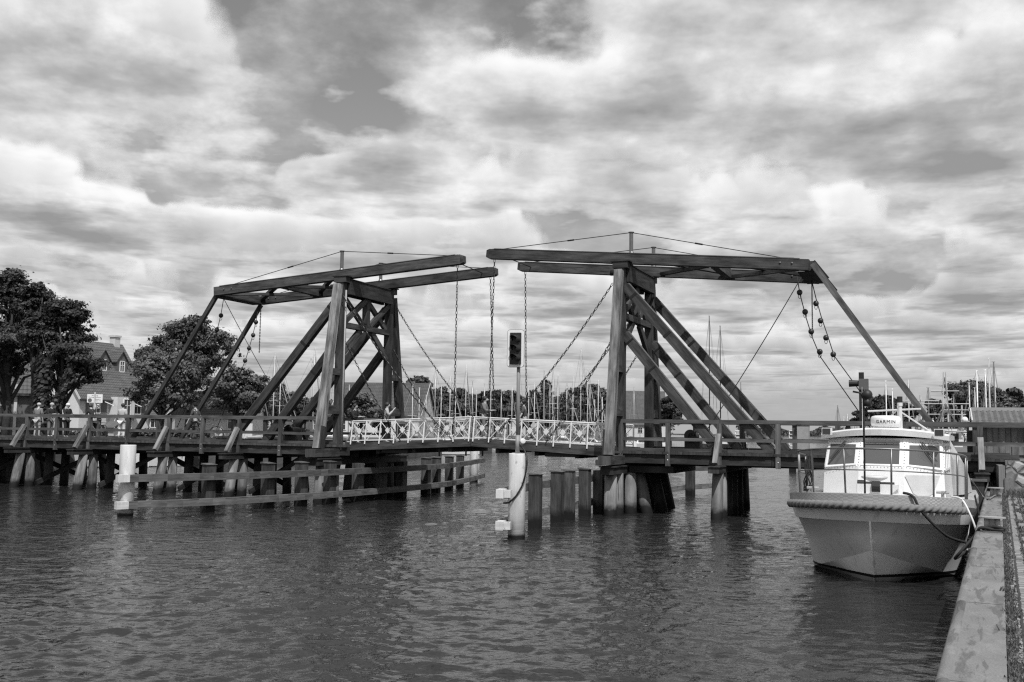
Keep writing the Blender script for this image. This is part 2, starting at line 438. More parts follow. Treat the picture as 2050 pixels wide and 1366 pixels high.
# ------------------------------------------------------------------ sky, sun
SUN_EL = R(57); SUN_AZ = R(13)          # sun high behind the camera, to the right
S = V((math.sin(SUN_AZ) * math.cos(SUN_EL), -math.cos(SUN_AZ) * math.cos(SUN_EL), math.sin(SUN_EL)))
sun = bpy.data.lights.new('sun', 'SUN'); sun.energy = 4.0; sun.angle = R(.6); sun.color = (1, 1, 1)
sun_o = bpy.data.objects.new('sun', sun); COL.objects.link(sun_o); sun_o.location = (0, -30, 60); sun_o.rotation_euler = S.to_track_quat('Z', 'Y').to_euler()
world = bpy.data.worlds.new('World'); scene.world = world; world.use_nodes = True
wt = world.node_tree; bg = wt.nodes['Background']; bg.inputs['Strength'].default_value = .1
OFFX, OFFY, CT0 = 12.1, 4.6, .475
def build_sky(nt):
    sk = nt.nodes.new('ShaderNodeTexSky'); sk.sky_type = 'NISHITA'; sk.sun_disc = False; sk.sun_elevation = SUN_EL; sk.sun_rotation = math.pi - SUN_AZ
    bw = nt.nodes.new('ShaderNodeRGBToBW'); nt.links.new(sk.outputs[0], bw.inputs[0])
    tc = nt.nodes.new('ShaderNodeTexCoord').outputs['Generated']
    nm = nt.nodes.new('ShaderNodeVectorMath'); nm.operation = 'NORMALIZE'; nt.links.new(tc, nm.inputs[0]); d = nm.outputs[0]
    sp = nt.nodes.new('ShaderNodeSeparateXYZ'); nt.links.new(d, sp.inputs[0])
    ym = math_(nt, 'MAXIMUM', math_(nt, 'ABSOLUTE', sp.outputs[1]), .3)
    z = math_(nt, 'MAXIMUM', math_(nt, 'DIVIDE', sp.outputs[2], ym), 0.0)
    e = math_(nt, 'ADD', z, .07)
    px = math_(nt, 'DIVIDE', math_(nt, 'DIVIDE', sp.outputs[0], ym), math_(nt, 'POWER', e, .30))
    ly = math_(nt, 'LOGARITHM', e, math.e)
    def coords(ky, dy=0.0, dx=0.0):
        c = nt.nodes.new('ShaderNodeCombineXYZ')
        nt.links.new(math_(nt, 'ADD', px, dx), c.inputs[0]); nt.links.new(math_(nt, 'MULTIPLY_ADD', ly, ky, dy), c.inputs[1])
        return c.outputs[0]
    def n2d(vec, scale, detail, rough=.55, kind='FBM', lac=2.0):
        n = nt.nodes.new('ShaderNodeTexNoise'); n.noise_dimensions = '2D'; n.noise_type = kind
        if kind == 'FBM': n.normalize = True
        for k_, v_ in (('Scale', scale), ('Detail', detail), ('Roughness', rough), ('Lacunarity', lac)): n.inputs[k_].default_value = v_
        if kind != 'FBM': n.inputs['Offset'].default_value = .85; n.inputs['Gain'].default_value = 1.6
        nt.links.new(vec, n.inputs['Vector']); return n.outputs[0]
    def blobs(lst, pw=.8):
        acc = None
        for (x, y, hw, hh, amp) in lst:
            r = (FWD * FPX + CR * (x - CX) + CU * (CY - y)); r.normalize()
            sx = FPX / hw * .95; sz = FPX / hh * 1.05
            mp = nt.nodes.new('ShaderNodeMapping'); mp.inputs['Scale'].default_value = (sx, 0, sz); mp.inputs['Location'].default_value = (-r.x * sx, 0, -r.z * sz); nt.links.new(d, mp.inputs[0])
            gr = nt.nodes.new('ShaderNodeTexGradient'); gr.gradient_type = 'SPHERICAL'; nt.links.new(mp.outputs[0], gr.inputs[0])
            acc = math_(nt, 'MULTIPLY_ADD', math_(nt, 'POWER', gr.outputs['Fac'], pw), amp, acc if acc is not None else 0.0)
        return acc
    # --- high soft sheet
    soft = n2d(coords(.95, 4.3, 1.2), 2.6, 9, .58)
    wisp = n2d(coords(.8, 9.0, 2.0), 9.0, 6, .6)
    sb = blobs([(90, 110, 430, 190, .30), (490, 190, 230, 120, .22), (80, 270, 330, 100, .22), (420, 290, 320, 70, .16), (300, 335, 420, 60, .12),
                (1560, 190, 850, 260, .40), (1000, 150, 240, 130, .22), (980, 330, 260, 80, .18), (1850, 500, 500, 200, .2), (1400, 60, 300, 120, .2), (700, 20, 120, 70, .10), (860, 40, 160, 70, .16), (300, 520, 600, 110, .16), (1000, 600, 800, 150, .12), (1550, 440, 650, 170, .25),
                (480, 50, 170, 100, -.20), (640, 215, 190, 120, -.36), (740, 215, 100, 130, -.20), (250, 240, 150, 34, -.16), (60, 375, 260, 50, -.20), (680, 320, 200, 35, -.20),
                (1130, 95, 150, 85, -.38), (1010, 70, 90, 60, -.14), (1010, 290, 140, 36, -.20)])
    DS = math_(nt, 'ADD', math_(nt, 'ADD', math_(nt, 'MULTIPLY', soft, 1.15), math_(nt, 'MULTIPLY', wisp, .34)), sb)
    covS = ramp(nt, DS, [(.60, 0), (.80, .5), (1.0, 1)])
    soft2 = n2d(coords(.95, 4.3 + .07, 1.2), 2.6, 7, .58)
    embS = math_(nt, 'MULTIPLY', math_(nt, 'SUBTRACT', soft, soft2), 2.4)
    cb = blobs([(300, 445, 270, 72, .30), (170, 440, 90, 40, .14), (500, 440, 190, 60, .20), (800, 390, 230, 120, .34), (930, 450, 90, 60, .2), (680, 350, 160, 60, .12), (1500, 430, 600, 90, .18), (1560, 200, 760, 200, .16), (1060, 170, 200, 70, .12),
                (1110, 620, 100, 60, .34), (1180, 655, 130, 45, .22), (820, 690, 260, 60, .14), (600, 700, 200, 50, .14), (1750, 610, 140, 50, .22), (1900, 680, 250, 45, .14), (1500, 640, 160, 40, .12), (560, 620, 120, 40, .04), (1990, 330, 140, 70, .12), (1820, 370, 260, 60, .14), (1450, 330, 300, 60, .1),
                (560, 130, 300, 190, -.26), (650, 250, 240, 80, -.20), (1120, 95, 190, 90, -.24), (100, 380, 320, 44, -.14), (480, 365, 150, 28, -.10), (560, 490, 300, 38, -.16), (1640, 540, 380, 60, -.12)], .9)
    # --- cumulus field: flat bases at one height, bumpy sunlit sides above, seen slice by slice along each ray
    zc = math_(nt, 'ADD', math_(nt, 'MAXIMUM', sp.outputs[2], 0.0), .022)
    ux = math_(nt, 'DIVIDE', sp.outputs[0], zc); uy = math_(nt, 'DIVIDE', sp.outputs[1], zc)
    wn = nt.nodes.new('ShaderNodeTexWhiteNoise'); wn.noise_dimensions = '3D'; wv = nt.nodes.new('ShaderNodeVectorMath'); wv.operation = 'SCALE'; wv.inputs['Scale'].default_value = 9173.0
    nt.links.new(d, wv.inputs[0]); nt.links.new(wv.outputs[0], wn.inputs['Vector']); jit = wn.outputs['Value']
    def plane(f0, df, three=False):
        alt = math_(nt, 'MULTIPLY_ADD', jit, THK * df, 1 + THK * f0) if df else 1.0
        c = nt.nodes.new('ShaderNodeCombineXYZ'); nt.links.new(math_(nt, 'MULTIPLY_ADD', ux, alt, OFFX), c.inputs[0]); nt.links.new(math_(nt, 'MULTIPLY_ADD', uy, alt, OFFY), c.inputs[1])
        if three: nt.links.new(math_(nt, 'MULTIPLY', alt, 1.0), c.inputs[2])
        return c.outputs[0]
    NS = 7; THK = .27; slices = []
    for i in range(NS):
        f0 = (i - 1) / (NS - 1) if i else 0.0; df = 1 / (NS - 1) if i else 0.0
        n = n2d(plane(f0, df), 1.15, 5 if i == 0 else 4, .52)
        ba = .20 if i else .12
        bl = noise(nt, plane(f0, df, True), 5.2 if i else 3.6, 5 if i else 3, .58)
        c = math_(nt, 'ADD', math_(nt, 'MULTIPLY_ADD', bl, ba, math_(nt, 'ADD', n, -.03 - ba * .5)), math_(nt, 'MULTIPLY', cb, .42))
        fj = math_(nt, 'MULTIPLY_ADD', jit, df, f0) if i else 0.0
        slices.append((i, fj, c, bl))
    sb2 = blobs([(1560, 262, 150, 70, -.26), (1860, 290, 340, 80, -.22), (1640, 530, 440, 75, -.30), (560, 480, 280, 50, -.24), (1300, 345, 280, 50, -.14), (1450, 590, 180, 40, -.2), (1830, 600, 280, 60, -.22), (150, 520, 280, 50, -.10), (400, 560, 300, 50, -.06),
                 (330, 425, 260, 60, .16), (800, 390, 230, 90, .2), (1500, 455, 280, 60, .20), (1250, 110, 320, 80, .14), (1830, 40, 320, 90, .16), (1420, 30, 220, 80, .14), (100, 130, 300, 130, .18), (1120, 610, 100, 50, .2), (1000, 130, 220, 80, .14), (90, 260, 260, 60, .10), (1750, 150, 300, 60, .08)])
    sS = math_(nt, 'ADD', math_(nt, 'ADD', embS, .45), math_(nt, 'MULTIPLY_ADD', sb2, 1.25, math_(nt, 'MULTIPLY', math_(nt, 'SUBTRACT', DS, .9), .22)))
    tS = ramp(nt, sS, [(.10, .35), (.45, .53), (.75, .70), (1.0, .88)])
    sky = math_(nt, 'MULTIPLY', bw.outputs[0], SKYK)
    skyc = nt.nodes.new('ShaderNodeCombineXYZ'); [nt.links.new(sky, skyc.inputs[i]) for i in range(3)]
    col = mix(nt, covS, skyc.outputs[0], mix(nt, 1.0, tS, 10.0, 'MULTIPLY'))
    T0 = CT0
    for i, f, c, bl in reversed(slices):
        if i:
            d_ = math_(nt, 'SUBTRACT', math_(nt, 'MULTIPLY_ADD', math_(nt, 'POWER', f, .8), -.115, c), T0)
            cov = ramp(nt, d_, [(.0, 0), (.022, .85), (.05, 1)])
            sh = math_(nt, 'ADD', math_(nt, 'MULTIPLY_ADD', d_, -1.3, math_(nt, 'MULTIPLY_ADD', math_(nt, 'POWER', f, .6), .52, .55)), math_(nt, 'MULTIPLY_ADD', sb2, .6, math_(nt, 'MULTIPLY_ADD', math_(nt, 'ADD', bl, math_(nt, 'MULTIPLY', wisp, .35)), .55, -.37)))
        else:
            d_ = math_(nt, 'SUBTRACT', c, T0)
            cov = ramp(nt, math_(nt, 'MULTIPLY_ADD', wisp, .22, math_(nt, 'ADD', d_, -.01)), [(.04, 0), (.12, .5), (.20, 1)])
            sh = math_(nt, 'ADD', math_(nt, 'MULTIPLY_ADD', d_, -2.6, .845), math_(nt, 'MULTIPLY_ADD', sb2, 1.0, math_(nt, 'MULTIPLY_ADD', wisp, .6, -.30)))
        tone = ramp(nt, sh, [(.16, .32), (.48, .47), (.74, .70), (1.0, .99)])
        col = mix(nt, cov, col, mix(nt, 1.0, tone, 10.0, 'MULTIPLY'))
    hz = ramp(nt, sp.outputs[2], [(.0, .97), (.03, .85), (.055, .40), (.085, .10), (.13, 0)])
    col = mix(nt, hz, col, 4.4)
    nt.links.new(col, nt.nodes['Background'].inputs['Color'])
SKYK = 1.12
build_sky(wt)
try: world.cycles.sampling_method = 'MANUAL'; world.cycles.sample_map_resolution = 256
except Exception: pass
scene.view_settings.view_transform = 'Standard'; scene.view_settings.look = 'None'; scene.view_settings.gamma = 1; scene.view_settings.exposure = 0
scene.cycles.max_bounces = 6; scene.cycles.diffuse_bounces = 3; scene.cycles.glossy_bounces = 4; scene.cycles.transparent_max_bounces = 6
scene.cycles.sample_clamp_indirect = 2.5; scene.cycles.caustics_reflective = False; scene.cycles.caustics_refractive = False
try: scene.cycles.use_denoising = False
except Exception: pass
scene.cycles.pixel_filter_type = 'BLACKMAN_HARRIS'; scene.cycles.filter_width = 1.25

# ------------------------------------------------------------------ setting: water, banks, quay
def water_sheet():
    """one sheet of water to the horizon; real wave heights on a polar grid that coarsens with distance from the quay"""
    rng = np.random.default_rng(3)
    r = [3.0]
    while r[-1] < 150: r.append(r[-1] * 1.0052)
    while r[-1] < 6000: r.append(r[-1] * 1.09)
    r = np.array(r); nA = 800; th = np.linspace(-1.0, 1.0, nA) ; th = R(50) * np.sign(th) * np.abs(th) ** 1.15
    RR, TT = np.meshgrid(r, th, indexing='ij'); X = RR * np.sin(TT); Y = RR * np.cos(TT)
    sp = RR * .0038; zz = np.zeros_like(X)
    def lump(sx, sy, seed):
        g = np.random.default_rng(seed); o = np.zeros_like(X)
        for k in range(7):
            a, p = g.uniform(0, 6.28), g.uniform(0, 6.28); f = g.uniform(.6, 1.6); o += np.sin(X * sx * f * np.cos(a) + Y * sy * f * np.sin(a) + p)
        return o / 7 ** .5
    gust = np.clip(.86 + .46 * lump(.16, .12, 5) + .22 * lump(.5, .35, 6), .18, 1.5)
    lee = 1 - .55 * np.exp(-(((X - 7.5) / 3.2) ** 2 + ((Y - 15.0) / 6.0) ** 2))      # calmer patch in front of the moored boat
    for k in range(110):
        lam = .13 * (1.9 / .13) ** (rng.random() ** 1.25); kk = 2 * math.pi / lam; a = rng.normal(0, .62) + (math.pi if rng.random() < .15 else 0) - .25
        slope = .031 if lam < .35 else (.024 if lam < .8 else .010)
        fade = np.clip(lam / (2.6 * sp) - 1, 0, 1)
        ph = kk * (X * math.sin(a) - Y * math.cos(a)) + rng.uniform(0, 6.28)
        zz += fade * slope / kk * (np.sin(ph) + .25 * np.sin(2 * ph + .6)) * (gust if lam < 1.2 else 1) * lee
    zz[-1] = 0
    n, m_ = X.shape; co = np.stack([X, Y, zz], -1).reshape(-1, 3)
    i = np.arange((n - 1) * m_).reshape(n - 1, m_)[:, :-1].ravel(); f = np.stack([i, i + m_, i + m_ + 1, i + 1], 1)
    me = bpy.data.meshes.new('water'); me.vertices.add(len(co)); me.vertices.foreach_set('co', co.ravel()); me.loops.add(f.size); me.loops.foreach_set('vertex_index', f.ravel())
    me.polygons.add(len(f)); me.polygons.foreach_set('loop_start', np.arange(len(f)) * 4); me.polygons.foreach_set('use_smooth', np.ones(len(f), bool)); me.update(); me.validate()
    me.materials.append(M['water']); me.flip_normals() if me.polygons[0].normal.z < 0 else None
    o = bpy.data.objects.new('water', me); COL.objects.link(o); o['kind'] = 'structure'
water_sheet()
MB().quad([(-4000, -400, -.12), (4000, -400, -.12), (4000, 5000, -.12), (-4000, 5000, -.12)]).build('water_beyond', M['water'], kind='structure')
MB().quad([(-4000, -400, -1.6), (4000, -400, -1.6), (4000, 5000, -1.6), (-4000, 5000, -1.6)]).build('harbour_bed', M['bank'], kind='structure')
def land(name, pts, z, mat, zb=-1.5):
    o = MB().prism([V((p[0], p[1], zb)) for p in pts], V((0, 0, z - zb))).build(name, mat, kind='structure'); return o
w = lambda u, v: tuple(W(u, v, 0))[:2]
lb = [w(-33.0, -1.5), w(-33.0, 5.6), w(-37, 9), xyat(60, 66), xyat(300, 74), xyat(690, 84), xyat(890, 118), xyat(1240, 198), xyat(1345, 235), (30, 330), (-500, 420), (-500, 40), (-60, 40)]
land('left_bank_ground', lb, 1.75, M['bank'])
rb = [w(12.4, -1.2), w(12.4, 4.7), w(11.2, 4.9), w(11.2, 9.5), xyat(1800, 62), xyat(1745, 100), xyat(1690, 260), xyat(1680, 460), (700, 460), (700, -20), w(60, -1.2)]
land('right_bank_ground', rb, 2.16, M['roadm'])
QD = V((.43508, .9004, 0)); QP = V((.9004, -.43508, 0)); QO = V((2.905, 6.963, 0)); QZ = 1.25
def Q(l, p, z=QZ): return QO + QD * l + QP * p + Z * z
qm = MB(); 
qm.quad([Q(-14, .42, QZ), Q(-14, 60, QZ), Q(26.3, 60, QZ), Q(26.3, .42, QZ)], [(0, 0), (0, 59.6), (40.3, 59.6), (40.3, 0)])
qm.build('quay_pavement', M['setts'], kind='structure', normals=False)
cq = MB(); l = -14.0
for ln in (14.05, 3.6, 3.1, 2.3, 3.0, 3.6, 4.0, 3.2, 3.5):
    l1 = min(l + ln - .03, 26.3)
    a, b_ = l, l1
    cq.hexa([Q(a, .06, -1.5), Q(a, .415, -1.5), Q(a, .415, QZ + .012), Q(a, .06, QZ + .012)], [Q(b_, .06, -1.5), Q(b_, .415, -1.5), Q(b_, .415, QZ + .012), Q(b_, .06, QZ + .012)])
    l += ln
cq.build('quay_coping', M['concrete'], kind='structure')
eg = MB()
for a, b_ in ((-14, 0.04), (.07, 3.64), (3.67, 9.02), (9.06, 12.05), (12.08, 15.6), (15.64, 26.3)):
    eg.tube([Q(a, .03, QZ - .035), Q(b_, .03, QZ - .035)], .062, 12)
eg.build('quay_edge_nosing', M['concrete'], kind='structure', smooth=True)
# sheet piling below the coping, corrugated
sp_ = MB(); rows = [[], []]
l = -14.0; k = 0
while l < 26.3:
    for dl, dp in ((0, .1), (.18, .1), (.25, .26), (.43, .26)):
        for r_, zz in ((0, -1.5), (1, QZ - .08)): rows[r_].append(Q(l + dl, dp, zz))
    l += .5
sp_.loft(rows); sp_.build('quay_sheet_pile_face', M['iron'], kind='structure')
# grass in the quay joints
gr = MB()
def blade(p, h, lean):
    a = rnd.random() * 6.28; w_ = .006 + rnd.random() * .006; dx = V((math.cos(a), math.sin(a), 0)); t = V((rnd.gauss(0, lean), rnd.gauss(0, lean), h))
    gr.quad([p - dx * w_, p + dx * w_, p + t + dx * w_ * .3, p + t - dx * w_ * .3])
for i in range(13000):
    l = -1.5 + 27 * (rnd.random() ** 1.35); 
    lane = rnd.choice([.455, .455, .455, .50, .66, .84]) ; dens = math.sin(l * 2.3) * .4 + math.sin(l * 5.1 + lane * 9) * .4
    if lane > .5 and rnd.random() > .55 + dens * .5: continue
    if rnd.random() > .75 + dens * .4: continue
    blade(Q(l, lane + rnd.gauss(0, .017 if lane < .6 else .012), QZ), .008 + rnd.random() * .026, .012)
for i in range(60):
    l = rnd.random() * 26; p = rnd.choice([.46, .7, .85, 1.05, 1.3, 1.6]) + rnd.gauss(0, .03)
    for j in range(55): blade(Q(l + rnd.gauss(0, .06), p + rnd.gauss(0, .035), QZ), .015 + rnd.random() * .05, .03)
for i in range(40):
    for j in range(45): blade(Q(23.2 + rnd.random() * 2.9 , .5 + rnd.random() * 2.6 , QZ) + V((rnd.gauss(0, .05), rnd.gauss(0, .05), 0)), .04 + rnd.random() * .14, .05)
nf = len(gr.f)
go = gr.build('grass', M['grassblade'], kind='stuff', normals=False)
ta = go.data.attributes.new('tone', 'FLOAT', 'FACE'); ta.data.foreach_set('value', [rnd.random() * .8 for _ in range(nf)])
go['label'] = 'grass and weeds growing in the quay joints'
# stone retaining wall and abutment of the right bridge end
sw = MB(); sw.bridge(12.14, 40, -1.5, -1.15, 0.6, 2.2)
o = sw.build('fieldstone_wall', M['fieldstone']); tag(o, 'rough fieldstone retaining wall at the end of the quay beside the bridge', 'stone wall')
ab = MB(); ab.bridge(11.95, 12.12, -1.55, 4.6, -1.5, 2.05); o = ab.build('bridge_abutment', M['concrete']); tag(o, 'concrete abutment block carrying the quay end of the wooden bridge', 'abutment')
st = MB(); st.box(Q(26.0, .62, QZ + .22), .3, .26, .44, QD); o = st.build('granite_block', M['concrete']); tag(o, 'upright pale stone block on the quay in front of the fieldstone wall', 'stone block')
# ------------------------------------------------------------------ approach spans
DZ = 2.22; RT = 3.35; VF = 4.45
def approach(side):
    sg = 1 if side == 'right' else -1
    U = lambda s: UJ + sg * s
    s_in = 5.35
    if sg > 0: posts = [(6.0, 0), (7.71, 0), (9.51, 1), (11.48, 0), (13.4, 1), (15.5, 0), (17.66, 1), (19.6, 0)]; s_out = 20.4; d_out = 18.75
    else: posts = [(8.59, 0), (10.66, 1), (12.59, 0), (14.41, 1), (16.71, 0), (18.95, 1), (20.94, 0), (22.78, 1), (24.9, 0), (26.9, 1)]; s_out = 28.4; d_out = 28.4
    t = thing('approach_bridge', W(U(12), 2.1, 0), ('plank decked timber approach span joining the stone quay behind the white boat' if sg > 0 else 'long plank decked timber approach span on raking piles below the houses and trees'), 'bridge', 'timber approach spans of the bridge')
    d = MB(); s = s_in
    while s < d_out:
        d.bridge(U(s), U(min(s + .235, d_out)), -.06 + rnd.uniform(-.015, .015), VF + .1, DZ - .09, DZ + rnd.uniform(-.006, .006)); s += .24
    d.build('deck_planks', M['deck'], t)
    for v0, v1 in ((0.02, .2), (VF - .2, VF - .02)):
        e = MB(); s = s_in
        while s < d_out: e.bridge(U(s), U(min(s + 5.9, d_out)), v0, v1, 1.80, 2.125); s += 5.91
        e.build('edge_beam', M['timber'], t)
        tb = MB(); s = s_in + .5
        while s < d_out: tb.bridge(U(s), U(min(s + 3.9, d_out)), v0 + .02, v1 - .01, DZ + .012, DZ + .12); s += 3.93
        tb.build('toe_board', M['deck'], t)
    sb = MB()
    for v in (.95, 1.75, 2.55, 3.35): sb.bridge(U(s_in + .1), U(d_out), v - .12, v + .12, 1.72, 2.12)
    sb.build('stringers', M['timber'], t)
    s_r0 = 5.98 if sg > 0 else 6.05
    for v in (0.07, VF - .07):
        r = MB(); s = s_r0; prev = s
        bounds = [s_r0] + [p for p, k in posts[2::3]] + [s_out]
        for a, b in zip(bounds[:-1], bounds[1:]):
            r.beam(W(U(a), v, RT - .065), W(U(b) - sg * .006, v, RT - .065), .19, .13, BV)
        r.build('handrail', M['rail'], t)
        mr = MB(); edges = [s_r0] + [p for p, k in posts if p > s_r0 + .3]
        for a, b in zip(edges[:-1], edges[1:]): mr.beam(W(U(a) + sg * .085, v, 2.655), W(U(b) - sg * .085, v, 2.655), .08, .11, BV)
        mr.build('middle_rail', M['rail'], t)
        for s, k in posts:
            low = 1.72 if not k else 1.80
            pm = MB(); pm.beam(W(U(s), v + (-.055 if v < 1 else .055), low), W(U(s), v + (-.03 if v < 1 else .03), RT - .13), .16, .15, BU)
            po = pm.build('railing_post', M['post'], t)
            if v < 1:
                bm_ = MB()
                for zb in (1.93, 2.12) if not k else (2.62,): bm_.lathe(W(U(s), v - .125, zb), [(.028, -.012), (.028, .0), (.012, .012)], 8, -BV)
                bm_.build('bolts', M['steel'], po)
    for s, k in posts:
        if k:
            if v and True:
                for vs, sn in ((0, -1), (VF, 1)):
                    kb = MB(); kb.beam(W(U(s), vs + sn * .78, 1.86), W(U(s), vs + sn * .13, 2.84), .17, .15, BU)
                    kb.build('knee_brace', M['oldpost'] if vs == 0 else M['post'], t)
            if s > d_out: continue
            bent(t, U(s), sg, s)
    return t
def bent(t, u, sg, s):
    c = MB(); c.bridge(u - .19, u + .19, -1.02, VF + 1.0, 1.55, 1.745); c.bridge(u - .22, u + .22, -1.06, VF + 1.04, 1.755, 1.79)
    c.build('cross_sill', M['timber'], t)
    old = sg < 0 and s > 14
    mt = M['pile'] if old else M['pilesmooth']
    r = .205 if old else .20
    def pile(v0, v1, du=0.0, mat=None, rr=r):
        p = MB(); p.tube([W(u + du, v1, -1.2), W(u, v0, 1.56)], rr, 14, rr=[rr * 1.06, rr * .94]); o = p.build('pile', mat or mt, t, smooth=True)
        return o
    pile(-.25, -.75); pile(.35, .28)
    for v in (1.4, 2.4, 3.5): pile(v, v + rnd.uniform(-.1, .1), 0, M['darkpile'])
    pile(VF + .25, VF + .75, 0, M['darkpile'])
    if sg < 0:
        x = MB(); x.beam(W(u + .25, .5, .15), W(u + .25, 4.2, 1.5), .08, .22, BU); x.beam(W(u - .25, 4.2, .15), W(u - .25, .5, 1.5), .08, .22, BU)
        x.build('cross_brace', M['timber'], t)
approach('right'); approach('left')

# ------------------------------------------------------------------ lifting towers
TV0, TV1 = .2, 4.1
def tower(side):
    sg = 1 if side == 'right' else -1
    U = lambda s: UJ + sg * s
    ut = U(5.93)
    t = thing('lifting_tower', W(ut, 2.15, 0), ('timber portal tower with raking struts nearer to the moored boat, its front leg pale' if sg > 0 else 'timber portal tower with raking struts on the far house side, dark struts leaning left'), 'bridge tower', 'portal towers of the drawbridge')
    P = lambda nm, mat='brace': (nm, mat)
    for v, out in ((TV0, -1), (TV1, 1)):
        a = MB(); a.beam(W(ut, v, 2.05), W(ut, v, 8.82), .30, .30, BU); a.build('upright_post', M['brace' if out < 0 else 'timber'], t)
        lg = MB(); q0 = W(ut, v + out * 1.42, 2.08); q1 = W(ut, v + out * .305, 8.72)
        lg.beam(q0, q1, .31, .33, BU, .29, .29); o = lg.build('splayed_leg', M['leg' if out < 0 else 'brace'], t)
        st = MB(); st.beam(W(ut - .1, v + out * .455, 6.8) - BU * .0, W(ut - .1, v + out * .162, 8.55), .10, .012, BU)
        st.beam(W(ut + .01, v + out * .458, 6.95), W(ut + .01, v + out * .462, 8.6), .09, .012, BU)
        for k in range(7): st.ball(W(ut + .01, v + out * .47, 7.05 + k * .24), .025, 6)
        st.build('iron_strap', M['iron'], t)
        ft = MB(); ft.beam(W(ut - sg * .17, v + out * 1.44, 2.07), W(ut - sg * .17, v + out * 1.29, 2.95), .06, .34, BU); ft.build('foot_cleat', M['timber'], t)
        for z in (5.15, 3.62):
            f = (z - 2.08) / (8.72 - 2.08); vl = v + out * (1.42 + (0.305 - 1.42) * f)
            b = MB(); b.beam(W(ut, v + out * .13, z), W(ut, vl, z), .26, .34 if z < 4 else .26, BU); b.build('spacer_block', M['brace'], t)
        h = MB(); h.bridge(ut - .28, ut + .28, v - .17 + out * .02, v + .17 + out * .02, 8.83, 9.06); h.bridge(ut - .36, ut + .36, v - .2 + out * .02, v + .2 + out * .02, 9.065, 9.11)
        h.build('cap_block', M['brace'], t)
        bb = MB(); bb.cyl(W(ut - .30, v + out * .36, 8.62), W(ut + .14, v + out * .36, 8.62), .10, 12); bb.build('bearing', M['iron'], t, smooth=True)
        for nm, z0, s0, z1, s1 in (('upper_strut', 8.18, 6.06, DZ + .02, 11.25), ('lower_strut', 6.42, 6.06, DZ + .02, 9.48)):
            k = MB(); k.beam(W(U(s0), v, z0), W(U(s1), v, z1), .26, .30, BV); ks = k.build(nm, M['brace'], t)
            a_, b_ = W(U(s0), v, z0), W(U(s1), v, z1)
            for fq in (.06, .30, .93): st = MB(); st.beam(a_.lerp(b_, fq), a_.lerp(b_, fq + .012), .285, .325, BV); st.build('iron_band', M['iron'], ks)
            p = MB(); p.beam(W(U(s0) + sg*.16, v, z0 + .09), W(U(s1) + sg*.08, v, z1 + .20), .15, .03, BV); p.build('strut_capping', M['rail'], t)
    # portal bracing between the uprights, three timbers deep
    hb = MB(); hb.bridge(ut - sg*.16, ut - sg*.30, TV0 + .16, TV1 - .16, 8.36, 8.95); hb.bridge(ut + sg*.16, ut + sg*.30, TV0 + .16, TV1 - .16, 8.36, 8.95)
    hb.build('head_beam', M['timber'], t)
    pc = MB(); pc.bridge(ut - .33, ut + .33, TV0 + .2, TV1 - .2, 8.96, 9.0); pc.build('head_capping', M['timber'], t)
    lb_ = MB(); lb_.bridge(ut - .13, ut + .13, TV0 + .15, TV1 - .15, 7.0, 7.22); lb_.build('tie_beam', M['brace'], t)
    kp = MB(); kp.bridge(ut - .12, ut + .12, 2.02, 2.28, 7.22, 8.36); kp.build('king_post', M['brace'], t)
    for va, vb in ((TV0 + .16, 2.0), (2.3, TV1 - .16)):
        for z0, z1, o_ in ((7.25, 8.33, .07), (8.33, 7.25, -.07)):
            x = MB(); x.beam(W(ut + o_, va, z0), W(ut + o_, vb, z1), .13, .22, BU); x.build('cross_brace', M['brace'], t)
    for v, dv in ((TV0 + .15, 1.35), (TV1 - .15, -1.35)):
        k = MB(); k.beam(W(ut, v, 5.95), W(ut, v + dv, 7.0), .15, .26, BU); k.build('knee_brace', M['brace'], t)
    # sills and the clustered piles below
    for vs, sn in ((-1.72, 1), (TV1 + 1.72, -1)):
        s1 = MB(); s1.bridge(ut - .24, ut + .22, vs, vs + sn * 1.75, 1.76, 2.06); s1.bridge(ut - .44, ut - .26, vs + sn*.35, vs + sn * 1.6, 1.72, 1.92); s1.build('upper_sill', M['brace'], t)
    s2 = MB(); s2.bridge(ut - .22, ut + .24, -1.5, TV1 + 1.5, 1.42, 1.66); s2.bridge(ut - .26, ut + .28, -1.55, TV1 + 1.55, 1.665, 1.71); s2.bridge(ut + sg * .3, ut + sg * 1.9, .3, 3.9, 1.46, 1.7); s2.build('lower_sill', M['timber'], t)
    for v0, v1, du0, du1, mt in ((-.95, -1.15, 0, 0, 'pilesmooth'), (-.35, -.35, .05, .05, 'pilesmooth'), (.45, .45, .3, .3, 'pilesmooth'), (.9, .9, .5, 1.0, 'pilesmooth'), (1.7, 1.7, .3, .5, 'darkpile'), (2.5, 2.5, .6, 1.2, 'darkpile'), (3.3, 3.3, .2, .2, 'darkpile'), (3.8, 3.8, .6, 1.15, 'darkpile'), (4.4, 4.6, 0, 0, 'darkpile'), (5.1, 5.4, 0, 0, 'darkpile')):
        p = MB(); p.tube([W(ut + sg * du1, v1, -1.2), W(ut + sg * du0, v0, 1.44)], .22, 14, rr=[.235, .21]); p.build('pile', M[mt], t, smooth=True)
    return t
tower('right'); tower('left')

